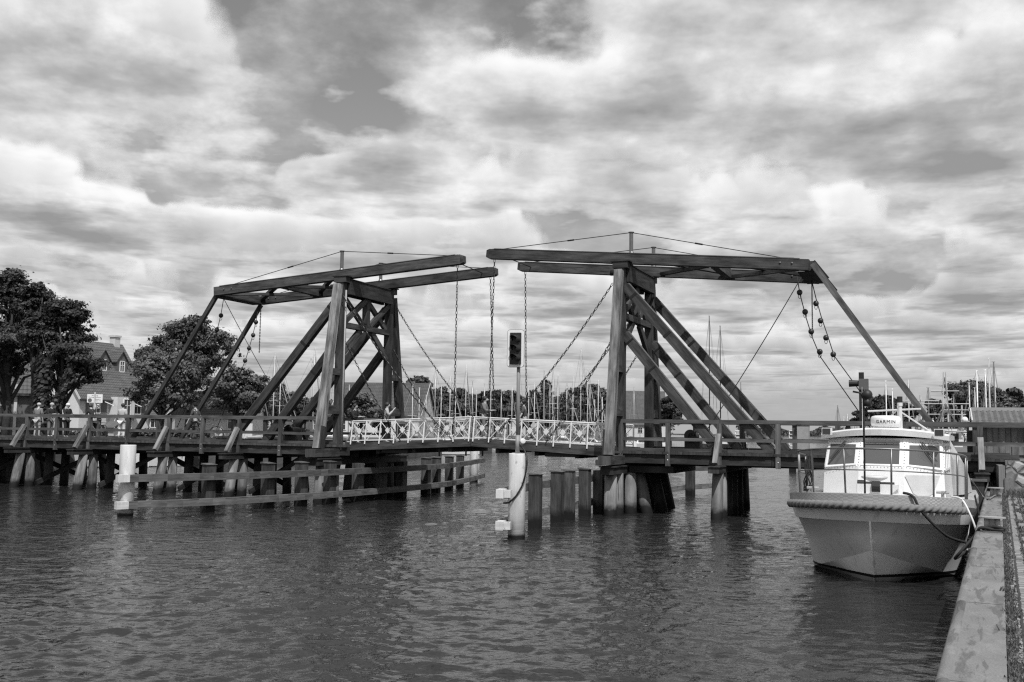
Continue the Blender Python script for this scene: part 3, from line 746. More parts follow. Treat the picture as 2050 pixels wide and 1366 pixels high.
# ------------------------------------------------------------------ balance beams with pins, rods and stays
BV0, BV1 = .55, 3.75
BEAM = {1: (.42, 9.72, 12.5, 8.67), -1: (.57, 9.57, 12.6, 8.77)}   # s,z of tip centre, s,z of outer end centre
def beamz(sg, s):
    a = BEAM[sg]; return a[1] + (a[3] - a[1]) * (s - a[0]) / (a[2] - a[0])
def balance(side):
    sg = 1 if side == 'right' else -1
    U = lambda s: UJ + sg * s
    s0, z0, s1, z1 = BEAM[sg]
    t = thing('balance_beam', W(U(6), 2.15, 9.3), ('pair of long dark balance beams on the tower beside the boat, tips pointing left' if sg > 0 else 'pair of long dark balance beams on the house side tower, tips pointing right'), 'balance beam', 'balance beams of the drawbridge')
    pt = lambda s, v, dz=0: W(U(s), v, beamz(sg, s) + dz)
    for v in (BV0, BV1):
        b = MB(); b.beam(pt(s0 + .12, v), pt(s1, v), .33, .37, BV); b.beam(pt(s0, v), pt(s0 + .118, v), .27, .27, BV, .33, .36); b.build('beam', M['beam'], t)
        cp = MB(); cp.beam(pt(s0 + .35, v, .20), pt(s1 - .3, v, .20), .36, .025, BV); cp.build('beam_capping', M['dgrey'], t)
        pn = MB(); pz = beamz(sg, 6.2) + .18; pn.cyl(W(U(6.2), v, pz), W(U(6.2), v, 10.2), .075, 10); pn.cyl(W(U(6.2), v, 10.2), W(U(6.2), v, 10.225), .11, 10); pn.cyl(W(U(6.2), v, pz + .03), W(U(6.2), v, pz + .10), .12, 10, .08); pn.build('king_pin', M['dsteel'], t, smooth=False)
        rd = MB(); a, c, e = pt(s0 + .55, v, .21), W(U(6.2), v, 10.205), pt(s1 - .75, v, .21); rd.tube([a, c], .014, 6); rd.tube([c, e], .014, 6)
        for p, q, f in ((a, c, .55), (c, e, .45)): rd.tube([p.lerp(q, f - .025), p.lerp(q, f + .025)], .03, 6)
        rd.build('tie_rod', M['iron'], t)
        fp = MB(); fp.beam(pt(s0 + .25, v, .195), pt(s0 + .75, v, .195), .2, .03, BV); fp.beam(pt(s1 - .95, v, .21), pt(s1 - .5, v, .21), .2, .05, BV)
        for s in (s1 - .55, s1 - .95): fp.ball(pt(s, v - .17, .03), .04, 6)
        fp.build('iron_plate', M['dsteel'], t)
    for nm, s, w_ in (('end_cross_beam', s1 - .02, .30), ('cross_beam', s1 - 3.3, .26)):
        c = MB(); c.beam(pt(s, BV0 + .17, 0), pt(s, BV1 - .17, 0), w_, .34, BU); c.build(nm, M['beam'], t)
    for a, b in (((s1 - .25, BV0 + .2), (s1 - 3.2, BV1 - .2)), ((s1 - .25, BV1 - .2), (s1 - 3.2, BV0 + .2)), ((s1 - 3.4, BV0 + .2), (s1 - 5.9, BV1 - .2)), ((s1 - 3.4, BV1 - .2), (s1 - 5.9, BV0 + .2))):
        c = MB(); dz = -.09 if a[1] < 2 else .05; c.beam(pt(a[0], a[1], dz), pt(b[0], b[1], dz), .2, .12); c.build('diagonal_brace', M['beam'], t)
    bt = MB(); bt.beam(pt(s0 + .5, BV0, 0) , pt(s0 + .62, BV1, -.02), .03, .03); bt.build('wire_brace', M['iron'], t)
    bx = MB(); bx.beam(pt(s1 - .05, BV0 + .2, -.20), pt(s1 - .05, BV1 - .2, -.20), .7, .05, BU); bx.build('ballast_board', M['timber'], t)
    for v in (BV0, BV1):
        c = MB(); c.beam(W(U(s1 - .02 if sg < 0 else s1 + .12), v, z1 - .20 if sg < 0 else z1 + .05), W(U(16.95), v, DZ + .02), .15, .17 if sg < 0 else .2, BV); o = c.build('stay_pole', M['post' if sg > 0 else 'brace'], t)
        if sg > 0: h = MB(); h.beam(W(U(s1 + .16), v, z1 + .14), W(U(s1 + .62), v, z1 - .48), .10, .09, BV); h.build('stay_hinge', M['iron'], o)
    return t
balance('right'); balance('left')

# ------------------------------------------------------------------ bascule leaves with white railings
LV0, LV1 = .32, 4.0
def leafz(s): return 2.30 + (2.525 - 2.30) * (5.6 - s) / 5.6      # top of leaf girder
def leaf_span(side):
    sg = 1 if side == 'right' else -1
    U = lambda s: UJ + sg * s
    t = thing('bascule_leaf', W(U(3), 2.15, 2.3), ('lifting bridge leaf with white lattice railing reaching to the tower by the boat' if sg > 0 else 'lifting bridge leaf with white lattice railing reaching to the house side tower'), 'bridge leaf', 'lifting leaves of the drawbridge')
    for v in (LV0, LV1):
        g = MB(); g.hexa([W(U(5.58), v - .12, leafz(5.58) - .31), W(U(5.58), v + .12, leafz(5.58) - .31), W(U(5.58), v + .12, leafz(5.58)), W(U(5.58), v - .12, leafz(5.58))],
                         [W(U(.012), v - .12, leafz(0) - .26), W(U(.012), v + .12, leafz(0) - .26), W(U(.012), v + .12, leafz(0)), W(U(.012), v - .12, leafz(0))])
        g.build('girder', M['brace'], t)
    dk = MB(); s = .02
    while s < 5.55:
        dk.hexa([W(U(s), LV0 + .14, leafz(s) - .12), W(U(s), LV1 - .14, leafz(s) - .12), W(U(s), LV1 - .14, leafz(s) - .03), W(U(s), LV0 + .14, leafz(s) - .03)],
                [W(U(s + .215), LV0 + .14, leafz(s) - .12), W(U(s + .215), LV1 - .14, leafz(s) - .12), W(U(s + .215), LV1 - .14, leafz(s) - .03), W(U(s + .215), LV0 + .14, leafz(s) - .03)]); s += .22
    dk.build('leaf_planks', M['deck'], t)
    un = MB()
    for v in (1.2, 2.15, 3.1): un.beam(W(U(5.5), v, leafz(5.5) - .24), W(U(.1), v, leafz(.1) - .22), .18, .2, BV)
    for s in (1.0, 2.6, 4.2): un.bridge(U(s) - .08, U(s) + .08, LV0 + .13, LV1 - .13, leafz(s) - .46, leafz(s) - .30)
    for s in (.35, 1.5): un.beam(W(U(s), LV0 + .2, leafz(s) - .3), W(U(s), LV0 + .2, leafz(s) - .62), .05, .05)
    un.build('under_beams', M['timber'], t)
    wb = MB(); wb.bridge(U(2.9), U(4.2), LV0 + .2, 2.4, leafz(3.5) - .45, leafz(3.5) - .31); wb.build('ballast_plate', M['iron'], t)
    n = 8; s_a, s_b = .09, 5.32 
    for v in (LV0, LV1):
        rr = MB(); tz = lambda s: leafz(s) + .865
        rr.tube([W(U(s_a - .06), v, tz(s_a)), W(U(s_b), v, tz(s_b))], .024, 8)
        rr.beam(W(U(s_a), v, tz(s_a) - .85 + .07), W(U(s_b), v, tz(s_b) - .85 + .07), .03, .04, BV)
        rr.beam(W(U(s_a), v, tz(s_a) - .055), W(U(s_b), v, tz(s_b) - .055), .025, .025, BV)
        o = rr.build('white_railing', M['whiterail'], t); o['label'] = 'white painted lattice railing'
        for k in range(n + 1):
            s = s_a + (s_b - s_a) * k / n; p = MB(); p.beam(W(U(s), v, leafz(s) - (.12 if k % 1 == 0 and v < 1 else 0)), W(U(s), v, tz(s)), .04, .03, BU) if v > 1 else p.beam(W(U(s), v - .14, leafz(s) - .07), W(U(s), v, tz(s)), .042, .03, BU)
            p.build('railing_post', M['whiterail'], o)
        for k in range(n):
            a = s_a + (s_b - s_a) * k / n; b = s_a + (s_b - s_a) * (k + 1) / n; za, zb = .09, .80; cxs = (a + b) / 2; cz = leafz(cxs) + .455
            x = MB(); x.beam(W(U(a), v - .012, leafz(a) + za), W(U(b), v - .012, leafz(b) + zb), .016, .024, BV); x.beam(W(U(a), v + .012, leafz(a) + zb), W(U(b), v + .012, leafz(b) + za), .016, .024, BV)
            x.prism([W(U(cxs) - .115, v - .04, cz), W(U(cxs), v - .04, cz - .135), W(U(cxs) + .115, v - .04, cz), W(U(cxs), v - .04, cz + .135)], BV * .02)
            x.build('lattice_panel', M['whiterail'], o)
    hg = MB(); hg.cyl(W(U(5.62), LV0 - .15, 2.12), W(U(5.62), LV1 + .15, 2.12), .09, 10); hg.build('hinge_shaft', M['iron'], t, smooth=True)
    return t
leaf_span('right'); leaf_span('left')
# joint plate covers, pipe conduit up the left tower
c = MB(); c.tube([W(-11.79, .02, 2.0), W(-11.77, .02, 5.0), W(-11.80, .1, 8.5)], .035, 8); tag(c.build('conduit_pipe', M['grey'], smooth=True), 'thin grey conduit pipe running up the house side tower', 'pipe')

# ------------------------------------------------------------------ chains
def chain_mesh(path, link=.16, wd=.088, r=.0125):
    """alternating oval links along a path"""
    mb = MB(); pts = [V(p) for p in path]; seg = []; tot = 0
    for a, b in zip(pts[:-1], pts[1:]): seg.append((tot, (b - a).length, a, b)); tot += (b - a).length
    pitch = link - 2.4 * r; n = max(2, int(tot / pitch)); pitch = tot / n
    def pos(x):
        x = max(0, min(tot, x))
        for st, L, a, b in seg:
            if x <= st + L + 1e-6: return a.lerp(b, (x - st) / L if L else 0)
        return pts[-1]
    sd0 = None
    for i in range(n):
        a, b = pos(i * pitch), pos((i + 1) * pitch); c = (a + b) / 2; d = (b - a).normalized()
        sd = d.cross(BV); sd = sd.normalized() if sd.length > .1 else d.orthogonal().normalized()
        ot = d.cross(sd).normalized(); w_ = (sd + ot).normalized() if i % 2 else (sd - ot).normalized()
        hl, hw = pitch / 2 + r * 1.1, wd / 2 - r
        ring = [c + d * math.cos(q) * hl + w_ * math.copysign(min(1, abs(math.sin(q)) * 1.25), math.sin(q)) * hw for q in [2 * math.pi * k / 8 for k in range(8)]]
        mb.tube(ring, r, 4, closed=True)
    return mb
def sag(a, b, s, n=14):
    a, b = V(a), V(b); return [a.lerp(b, k / n) - Z * s * 4 * (k / n) * (1 - k / n) for k in range(n + 1)]
def chain(path, label, group, **k):
    o = chain_mesh(path, **k).build('chain', M['iron'], normals=False); tag(o, label, 'chain', group); return o
for sg, nm in ((1, 'boat side'), (-1, 'house side')):
    U = lambda s: UJ + sg * s
    for v, vl, fr in ((BV0, LV0 - .02, 'front'), (BV1, LV1 + .02, 'rear')):
        s0 = BEAM[sg][0]
        top = W(U(s0 + .3), v, beamz(sg, s0 + .3) - .19); bot = W(U(.72), vl - .12 if v < 1 else vl + .12, leafz(.7) + .02)
        chain(sag(top, bot, .05), 'vertical lifting chain hanging from the %s balance beam tip of the %s tower' % (fr, nm), 'lifting chains of the drawbridge')
        out = -1 if v < 1 else 1; vt = (TV0 if v < 1 else TV1) + out * .3
        top = W(U(5.7), vt, 8.25); chain(sag(top, W(U(.8), vl + out * .12, leafz(.8) + .03), .32), 'long sagging chain from the %s top of the %s tower to the leaf tip' % (fr, nm), 'sagging safety chains of the drawbridge')
        vt2 = (TV0 if v < 1 else TV1) + out * .02
        chain(sag(W(U(5.7), vt2, 6.4), W(U(3.05), vl + out * .12, leafz(3.05) + .03), .12), 'shorter chain from halfway up the %s post of the %s tower to the leaf' % (fr, nm), 'short safety chains of the drawbridge')

# ropes with iron balls below the outer beam ends
def ball_rope(sg, v, pts, balls, end, label):
    t = thing('ball_rope', W(UJ + sg * pts[0][0], v, pts[0][1]), label, 'hauling rope', 'hauling ropes with iron balls')
    P = [W(UJ + sg * s, v, z) for s, z in pts]; E_ = W(UJ + sg * end[0], v, end[1])
    r = MB(); r.tube(P + [E_], .017, 6); r.build('rope', M['blackrope'], t, smooth=True)
    for s, z in balls:
        b = MB(); c = W(UJ + sg * s, v, z); b.ball(c, .105, 10); b.build('iron_ball', M['ironball'], t, smooth=True)
        l = MB(); l.tube([c + V((.05 * math.cos(q), 0, -.13 + .09 * math.sin(q))) for q in [k * math.pi / 4 for k in range(8)]], .011, 5, closed=True); l.build('shackle', M['iron'], t)
ball_rope(1, 1.7, [(11.95, 8.5), (12.05, 7.85), (12.25, 7.0), (12.45, 6.3), (12.72, 5.6)], [(12.04, 7.9), (12.22, 7.2), (12.42, 6.5), (12.70, 5.78)], (14.6, DZ + .5), 'rope strung with four iron balls under the boat side beams, left one of two')
ball_rope(1, 2.6, [(12.35, 8.5), (12.5, 7.8), (12.68, 7.1), (12.88, 6.45), (13.1, 5.7)], [(12.5, 7.6), (12.65, 6.97), (12.83, 6.35), (13.07, 5.75)], (15.1, DZ + .5), 'rope strung with four iron balls under the boat side beams, right one of two')
ball_rope(-1, 1.2, [(12.7, 8.55), (12.82, 7.8), (13.0, 7.1), (13.2, 6.4)], [(12.81, 7.80), (13.0, 7.17), (13.2, 6.50)], (15.0, DZ + .6), 'rope strung with three iron balls under the house side beams, left one of two')
ball_rope(-1, 3.2, [(12.3, 8.5), (12.42, 7.7), (12.6, 7.0), (12.78, 6.4), (12.95, 5.9)], [(12.42, 7.70), (12.55, 7.1), (12.75, 6.5), (12.95, 5.93)], (14.4, DZ + .6), 'rope strung with four iron balls under the house side beams, right one of two')
for sg, v, a, b, l in ((1, 2.0, (12.05, 8.45), (8.6, 2.9), 'thin dark rope slanting from the boat side beam end down to the winch'), (-1, 1.2, (12.66, 8.5), (8.6, 2.8), 'thin dark rope slanting from the house side beam end down to the winch')):
    r = MB(); r.tube(sag(W(UJ + sg * a[0], v, a[1]), W(UJ + sg * b[0], v, b[1]), .1), .016, 6); tag(r.build('winch_rope', M['blackrope'], smooth=True), l, 'rope', 'winch ropes of the drawbridge')
for sg, v, s, z1, l in ((1, 2.75, 12.35, 6.5, 'short straight chain hanging beside the ball ropes of the boat side beams'), (-1, 3.3, 12.25, 6.3, 'short straight chain hanging beside the ball ropes of the house side beams')):
    chain([W(UJ + sg * s, v, 8.55), W(UJ + sg * s, v, z1)], l, 'short hanging chains', link=.1, wd=.06, r=.012)
for sg, l in ((1, 'black cast iron hand winch on the lower strut of the boat side tower'), (-1, 'black cast iron hand winch on the lower strut of the house side tower')):
    u = UJ + sg * 8.45; t = thing('hand_winch', W(u, .55, DZ), l, 'winch', 'hand winches of the drawbridge')
    b = MB(); b.bridge(u - .27, u + .27, .5, 1.0, DZ, DZ + .42); b.build('housing', M['black'], t)
    b = MB(); b.cyl(W(u, .40, DZ + .55), W(u, 1.1, DZ + .55), .13, 14); b.build('drum', M['iron'], t)
    b = MB(); b.lathe(W(u - .05, .40, DZ + .57), [(.20, 0), (.22, .03), (.22, .07), (.20, .1)], 18, BV); b.build('gear_wheel', M['iron'], t)
    b = MB(); b.tube([W(u + sg*.1, .4, DZ + .6), W(u + sg*.1, .3, DZ + .6), W(u + sg*.28, .3, DZ + .85), W(u + sg*.28, .14, DZ + .85)], .022, 6); b.build('crank', M['iron'], t)
# black signal post on the right span
t = thing('signal_post', W(7.98, .95, DZ), 'black post with boxed ship signal lamp pointing left beside the long stay pole', 'signal post')
b = MB(); b.bridge(7.90, 8.06, .87, 1.03, DZ, 5.0); b.build('post', M['black'], t)
b = MB(); b.bridge(7.9, 8.2, .80, 1.10, 4.42, 4.78); b.build('lamp_box', M['dgrey'], t)
b = MB(); b.cyl(W(7.9, .95, 4.63), W(7.58, .95, 4.63), .10, 12, .12); b.build('lamp_visor', M['black'], t)
# ------------------------------------------------------------------ timber fenders and white piles
def spline(pts, n=8):
    out = []
    for i in range(len(pts) - 1):
        p0, p1, p2, p3 = (pts[max(0, i-1)], pts[i], pts[i+1], pts[min(len(pts)-1, i+2)])
        for k in range(n):
            t = k / n; t2, t3 = t*t, t*t*t
            out.append(tuple(.5 * (2*b + (c-a)*t + (2*a-5*b+4*c-d)*t2 + (-a+3*b-3*c+d)*t3) for a, b, c, d in zip(p0, p1, p2, p3)))
    out.append(tuple(pts[-1])); return out
def fender(side):
    left = side == 'left'
    if left: ctrl = [(-13.78, -9.6), (-12.6, -7), (-11.85, -4.4), (-11.4, -2), (-11.15, 0), (-10.95, 4), (-11.05, 7), (-11.5, 9.6), (-12.2, 12.5), (-13.4, 16.9)]; off = .285
    else: ctrl = [(-.30, -9.6), (-.86, -6.6), (-.98, -4.2), (-.96, -2), (-1.0, 0), (-1.05, 4), (-.75, 8), (-.2, 11.8), (.9, 15.5), (1.6, 17.2)]; off = -.285
    path = spline(ctrl, 6)
    t = thing('timber_fender', W(ctrl[4][0], 0, 0), 'long two railed timber fender on the house side of the channel, between two white piles' if left else 'two railed timber fender behind the white signal pile, running under the boat side span', 'fender', 'timber fenders lining the channel')
    def posat(v): 
        for (u0, v0), (u1, v1) in zip(path[:-1], path[1:]):
            if v0 <= v <= v1: return u0 + (u1 - u0) * (v - v0) / (v1 - v0)
        return ctrl[-1][0]
    for zc in (1.205, .36):
        r = MB(); 
        prev = None; n = len(path)
        for k in range(n):
            u, v = path[k]; a = path[max(0, k-1)]; b = path[min(n-1, k+1)]
            d = (BU * (b[0]-a[0]) + BV * (b[1]-a[1])).normalized(); sd = d.cross(Z)
            p = W(u, v, zc) + BU * 0 + sd * off + (-d * .35 if k == 0 else V((0,0,0)))
            q = [p - sd*.10 - Z*.115, p + sd*.10 - Z*.115, p + sd*.10 + Z*.115, p - sd*.10 + Z*.115]
            if prev: r.hexa(prev, q)
            prev = q
        r.build('fender_rail', M['fendrail'], t)
        # white painted end at the camera side
        u, v = path[0]; a, b = path[0], path[1]; d = (BU*(b[0]-a[0]) + BV*(b[1]-a[1])).normalized(); sd = d.cross(Z); p = W(u, v, zc) + sd*off
        e = MB(); e.beam(p - d*.36, p + d*(.02 if left else .10), .206, .236, sd); o = e.build('rail_end', M['whitepile'], t); o['label'] = 'white painted rail end'
        if not left: 
            e = MB(); e.beam(p - d*.2 - sd*.0, p - d*.2 - sd*off, .2, .2); e.build('rail_bracket', M['whitepile'], t)
    vs = [-6.97, -4.6, -3.0, -1.45, .3, 2.0, 3.6, 5.87, 7.04, 9.1, 11.4] if left else [-6.44, -4.24, -3.16, -1.51, .2, 1.9, 3.6, 5.3, 8.2, 11.6, 14.4]
    for v in vs:
        u = posat(v); a = posat(v - .3); b = posat(v + .3); d = (BU*(b-a) + BV*.6).normalized(); sd = d.cross(Z)
        p = MB(); c = W(u, v, 0); under = -.2 < v < 5
        p.beam(c - Z*1.3, c + Z*(1.58 if not under else 1.5), .35, .34, sd); p.build('fender_post', M['fender'], t)
        if not under: p = MB(); p.hexa([c + Z*1.585 + sd*.205*i + d*.20*j for i, j in ((-1,-1),(1,-1),(1,1),(-1,1))], [c + Z*(1.62 - .02*i) + sd*.205*i + d*.20*j for i, j in ((-1,-1),(1,-1),(1,1),(-1,1))]); p.build('post_cap', M['rail'], t)
    return t
fender('left'); fender('right')
def white_pile(u, v, h, r, label):
    t = thing('white_pile', W(u, v, 0), label, 'pile', 'white piles marking the channel')
    p = MB(); p.lathe(W(u, v, -1.4), [(r, 0), (r, h + 1.38), (r * .97, h + 1.4)], 28); o = p.build('pile_shaft', M['whitepile'], t, smooth=False)
    for f in o.data.polygons: f.use_smooth = abs(f.normal.z) < .5
    return t
white_pile(-13.78, -9.5, 2.26, .245, 'white pile with dark stains at the far left end of the timber fender')
white_pile(-.28, -9.35, 2.27, .235, 'thick white pile in mid channel carrying the traffic light')
white_pile(-13.6, 16.7, 2.27, .235, 'distant white pile at the far end of the house side fender')
# traffic light on the white pile
sx, sy, _ = W(-.28, -9.35, 0)
b0 = V((sx, sy, 2.27)); fv = V((-.14, -.99, 0)).normalized(); rt = V((.99, -.14, 0)).normalized(); fa = V((-.60, -.80, -.05)).normalized()
t = thing('traffic_light', b0, 'three lamp ship traffic light on a slim pole standing on the white pile', 'traffic light')
b = MB(); b.cyl(b0 - Z*.01, b0 + Z*3.2 - V((0.0, 0, 0)), .05, 12); b.cyl(b0, b0 + Z*.5, .062, 12); b.build('pole', M['polegrey'], t, smooth=True)
hc = b0 + Z*2.86 - V((.07, .0, 0)) + fv*.10
def rrect(c, w_, h_, r_, dv, n=6):
    pts = []
    for sx_, sz_, a0 in ((1, 1, 0), (-1, 1, 90), (-1, -1, 180), (1, -1, 270)):
        for k in range(n + 1):
            a = R(a0 + 90 * k / n); pts.append(c + rt*(sx_*(w_/2 - r_) + math.cos(a)*r_) + Z*(sz_*(h_/2 - r_) + math.sin(a)*r_))
    return pts
bd = MB(); bd.prism(rrect(hc, .455, 1.02, .075, 0), fv*.02); bd.build('backing_board', M['white'], t)
bo = MB(); bo.prism(rrect(hc - fv*.008, .475, 1.04, .085, 0), fv*.016); bo.build('board_rim', M['black'], t)
hs = MB(); hs.prism(rrect(hc + fv*.021, .31, .86, .012, 0), fv*.05); hs.build('lamp_housing', M['black'], t)
for k in (-1, 0, 1):
    c = hc + Z*(.255*k + .0) + fv*.075 + rt*.035
    l = MB(); l.lathe(c, [(.10, 0), (.09, .012), (.05, .02), (.01, .022)], 18, fa); l.build('lens', M['glass'], t, smooth=True)
    vz = MB(); rows = []
    for j in range(15):
        a = R(-25 + 230 * j / 14); e = V((.80, -.60, 0))*math.cos(a)*.105 + Z*math.sin(a)*.105
        L = .23 * (.45 + .55 * max(0, math.sin(a)))
        rows.append([c + e - fa*.05, c + e + fa*L, c + e*.95 + fa*L, c + e*.95 - fa*.05])
    vz.loft(rows, closed=True); vz.build('visor', M['black'], t, smooth=False)
lb_ = thing('flood_lamp', b0 + V((.1, -.05, .35)), 'small white round lamp box clamped low on the traffic light pole', 'lamp')
b = MB(); b.lathe(b0 + V((.13, -.06, .33)), [(.05, -.12), (.085, -.10), (.085, .02), (.075, .06), (.03, .07)], 14, V((.25, -.9, .3))); b.build('lamp_case', M['lgrey'], lb_, smooth=False)
ca = MB(); pc = b0
def pp(dx, dz, dy=-.25): return b0 + V((dx, dy, dz))
ca.tube([tuple(p) for p in spline([tuple(pp(.08, .22, -.06)), tuple(pp(.21, .05, -.1)), tuple(pp(.26, -.25)), tuple(pp(.17, -.75)), tuple(pp(-.02, -1.12)), tuple(pp(-.20, -1.30)), tuple(pp(-.36, -1.33, -.15))], 6)], .022, 8)
ca.tube([tuple(p) for p in spline([tuple(pp(.24, -.15)), tuple(pp(.22, -.5, -.27)), tuple(pp(.06, -1.0, -.28)), tuple(pp(-.18, -1.27, -.27))], 6)], .014, 6)
tag(ca.build('cable', M['black'], smooth=True), 'black cable looping down the side of the white signal pile', 'cable')

# ------------------------------------------------------------------ moored motor boat
BF = V((6.93, 19.7, 0)); BA = QD.copy(); BP_ = QP.copy()
def B(t_, w_, z_): return BF + BA * t_ + BP_ * w_ + Z * z_
boat = thing('motor_boat', B(4, 0, 0), 'white cabin motor boat moored along the quay, thick rope fender round its bow', 'boat')
LEN = 9.6
QS = [0, .012, .035, .07, .11, .155, .20, .25, .3, .35, .4, .5, .65, .8, 1.0]
qs = [q for q in QS]
def gun(t_, dw=0.0, Lb=2.15, Bm=1.83):
    x = min(t_ / Lb, 1); w_ = Bm * (1 - (1 - x) ** 2.15) ** .5
    if t_ > 6: w_ *= 1 - .02 * (t_ - 6)
    return max(0, w_ + dw)
def gz(t_): return 1.76 - .075 * min(t_, 3.0) ** 1.0 - .012 * max(0, t_ - 3)
ts = [LEN * (q ** 1.5) for q in [k / 26 for k in range(27)]]
def line(kind):
    pts = []
    for i, t_ in enumerate(ts):
        x = min(t_ / 2.15, 1)
        if kind == 'cap_in': pts.append((t_ + .26 * (1 - x), max(0, gun(t_) * .88), gz(t_)))
        if kind == 'cap': pts.append((t_, gun(t_), gz(t_)))
        if kind == 'belt': pts.append((t_, gun(t_), gz(t_) - .16))
        if kind == 'under': pts.append((t_ + .07 * (1 - x), max(0, gun(t_) - .05 * min(1, t_ * 3)), gz(t_) - .30))
        if kind == 'knuckle': pts.append((t_ + .20 * (1 - x), gun(t_) * .935, gz(t_) - .54 + .05 * x))
        if kind == 'knuckle2': pts.append((t_ + .24 * (1 - x), gun(t_) * .905, gz(t_) - .555 + .05 * x))
        if kind == 'chine':
            y = min(t_ / 2.7, 1); wc = 1.46 * (1 - (1 - y) ** 1.55); pts.append((t_ + .5 * (1 - y), wc, .64 - .42 * wc - .12 * max(0, y - .75)))
        if kind == 'keel':
            y = min(t_ / 2.7, 1); q_ = min(t_ / 1.2, 1); pts.append((t_ * .55 + .5 if t_ < 1.2 else t_ + .5 * (1 - y) * .2, 0.0, .64 - 1.15 * (1 - (1 - q_) ** 1.3)))
    return pts
def skin(keys, name, mat, smooth=True, parent=boat):
    mb = MB()
    for sgn in (1, -1):
        rows = [[B(t_, w_ * sgn, z_) for t_, w_, z_ in line(k)] for k in keys]
        mb.loft(rows)
    return mb.build(name, mat, parent, smooth=smooth, merge=True)
h1 = skin(['under', 'knuckle'], 'hull_topsides', M['hull'])
mbh = MB()
for sgn in (1, -1):
    A = [[B(t_, w_ * sgn, z_) for t_, w_, z_ in line(k)] for k in ('knuckle', 'knuckle2')]; mbh.loft(A)
    A2 = [B(t_, w_ * sgn, z_) for t_, w_, z_ in line('knuckle2')]; C2 = [B(t_, w_ * sgn, z_) for t_, w_, z_ in line('chine')]
    mid = [(a * .5 + c * .5) + BP_ * 0 for a, c in zip(A2, C2)]
    mbh.loft([A2, mid, C2])
hl = mbh.build('hull', M['hull'], boat, smooth=True, merge=True)
bot = skin(['chine', 'keel'], 'hull_bottom', M['hull'])
skin(['cap', 'belt'], 'bow_plating', M['chequer']); skin(['cap_in', 'cap'], 'gunwale', M['chequer'])
skin(['belt', 'under'], 'rubbing_strake', M['dgrey'])
# deck and transom
mb = MB(); ci = line('cap_in'); mb.loft([[B(t_, w_, z_ - .06) for t_, w_, z_ in ci], [B(t_, -w_, z_ - .06) for t_, w_, z_ in ci]]); mb.build('deck', M['lgrey'], boat)
mb = MB(); mb.loft([[B(LEN, s_ * x[-1][1], x[-1][2]) for x in map(line, ('cap', 'under', 'knuckle', 'chine', 'keel'))] for s_ in (1, -1)]); mb.build('transom', M['hull'], boat)
# stem bar
mb = MB(); st_ = [line('knuckle')[0], line('chine')[0]] + line('keel')[1:7]; mb.tube([B(t_ - .002, 0, z_) for t_, w_, z_ in st_], .02, 8); mb.build('stem_bar', M['hull'], boat, smooth=True)
# heavy rope fender around the bow
path = []
for k in range(61):
    sgn = -1 if k < 30 else 1; x = abs(k - 30) / 30; t_ = 1.25 * x ** 2.0; path.append(B(t_ - .045, sgn * (gun(t_) + .045), gz(t_) - .225))
rp = MB(); nn = 16; tot = len(path); base = 0; fine_ = []
for a, b in zip(path[:-1], path[1:]):
    for k in range(4): fine_.append(a.lerp(b, k / 4))
fine_.append(path[-1]); rows = []; dist = 0
for k, p in enumerate(fine_):
    a = fine_[max(0, k-1)]; b = fine_[min(len(fine_)-1, k+1)]; d = (b - a).normalized(); e1 = (Z - d * Z.dot(d)).normalized(); e2 = d.cross(e1)
    if k: dist += (p - fine_[k-1]).length
    end = min(1, k / 8, (len(fine_) - 1 - k) / 8) ** .5 if 0 < k < len(fine_) - 1 else .05
    row = []
    for j in range(nn):
        q = 2 * math.pi * j / nn; rad = (.046 + .038 * abs(math.sin(1.5 * (q + dist * 14))) ** .6) * max(end, .05); row.append(p + (e1 * math.cos(q) + e2 * math.sin(q)) * rad)
    rows.append(row)
rp.loft(rows, closed=True); o = rp.build('bow_rope_fender', M['rope'], boat, smooth=True)
# cabin
CF = 2.35
def cab(zt):      # half plan of the cabin at height: points (t, w)
    f = (zt - 1.55) / 1.3; k = CF + .10 * f + (.42 * max(0, zt - 2.2) / .6)
    return [(k, .47 - .02 * f), (k + .40, 1.26 - .06 * f), (k + 2.9, 1.30 - .06 * f)]
def ring(zt):
    h = cab(zt); return [B(t_, -w_, zt) for t_, w_ in reversed(h)] + [B(t_, w_, zt) for t_, w_ in h]
mb = MB(); mb.loft([ring(1.45), ring(1.9), ring(2.22), ring(2.84)], closed=True); mb.build('cabin', M['whiteboat'], boat)
rfm = MB(); rows = []
for k in range(13):
    x = -1.34 + 2.68 * k / 12; cmb = .13 * (1 - (x / 1.34) ** 2); fr = CF + .34 + .42 * (abs(x) / 1.34) ** 1.6 * 1.0
    rows.append([B(fr, x, 2.80 + cmb * .75), B(fr - .03, x, 2.90 + cmb), B(fr + .12, x, 2.935 + cmb), B(CF + 3.5, x, 2.90 + cmb), B(CF + 3.5, x, 2.8 + cmb * .75)])
rfm.loft(rows, closed=True); rfm.quad([p for p in rows[0]]); rfm.quad([p for p in rows[-1]]); rfm.build('cabin_roof', M['whiteboat'], boat, smooth=False)
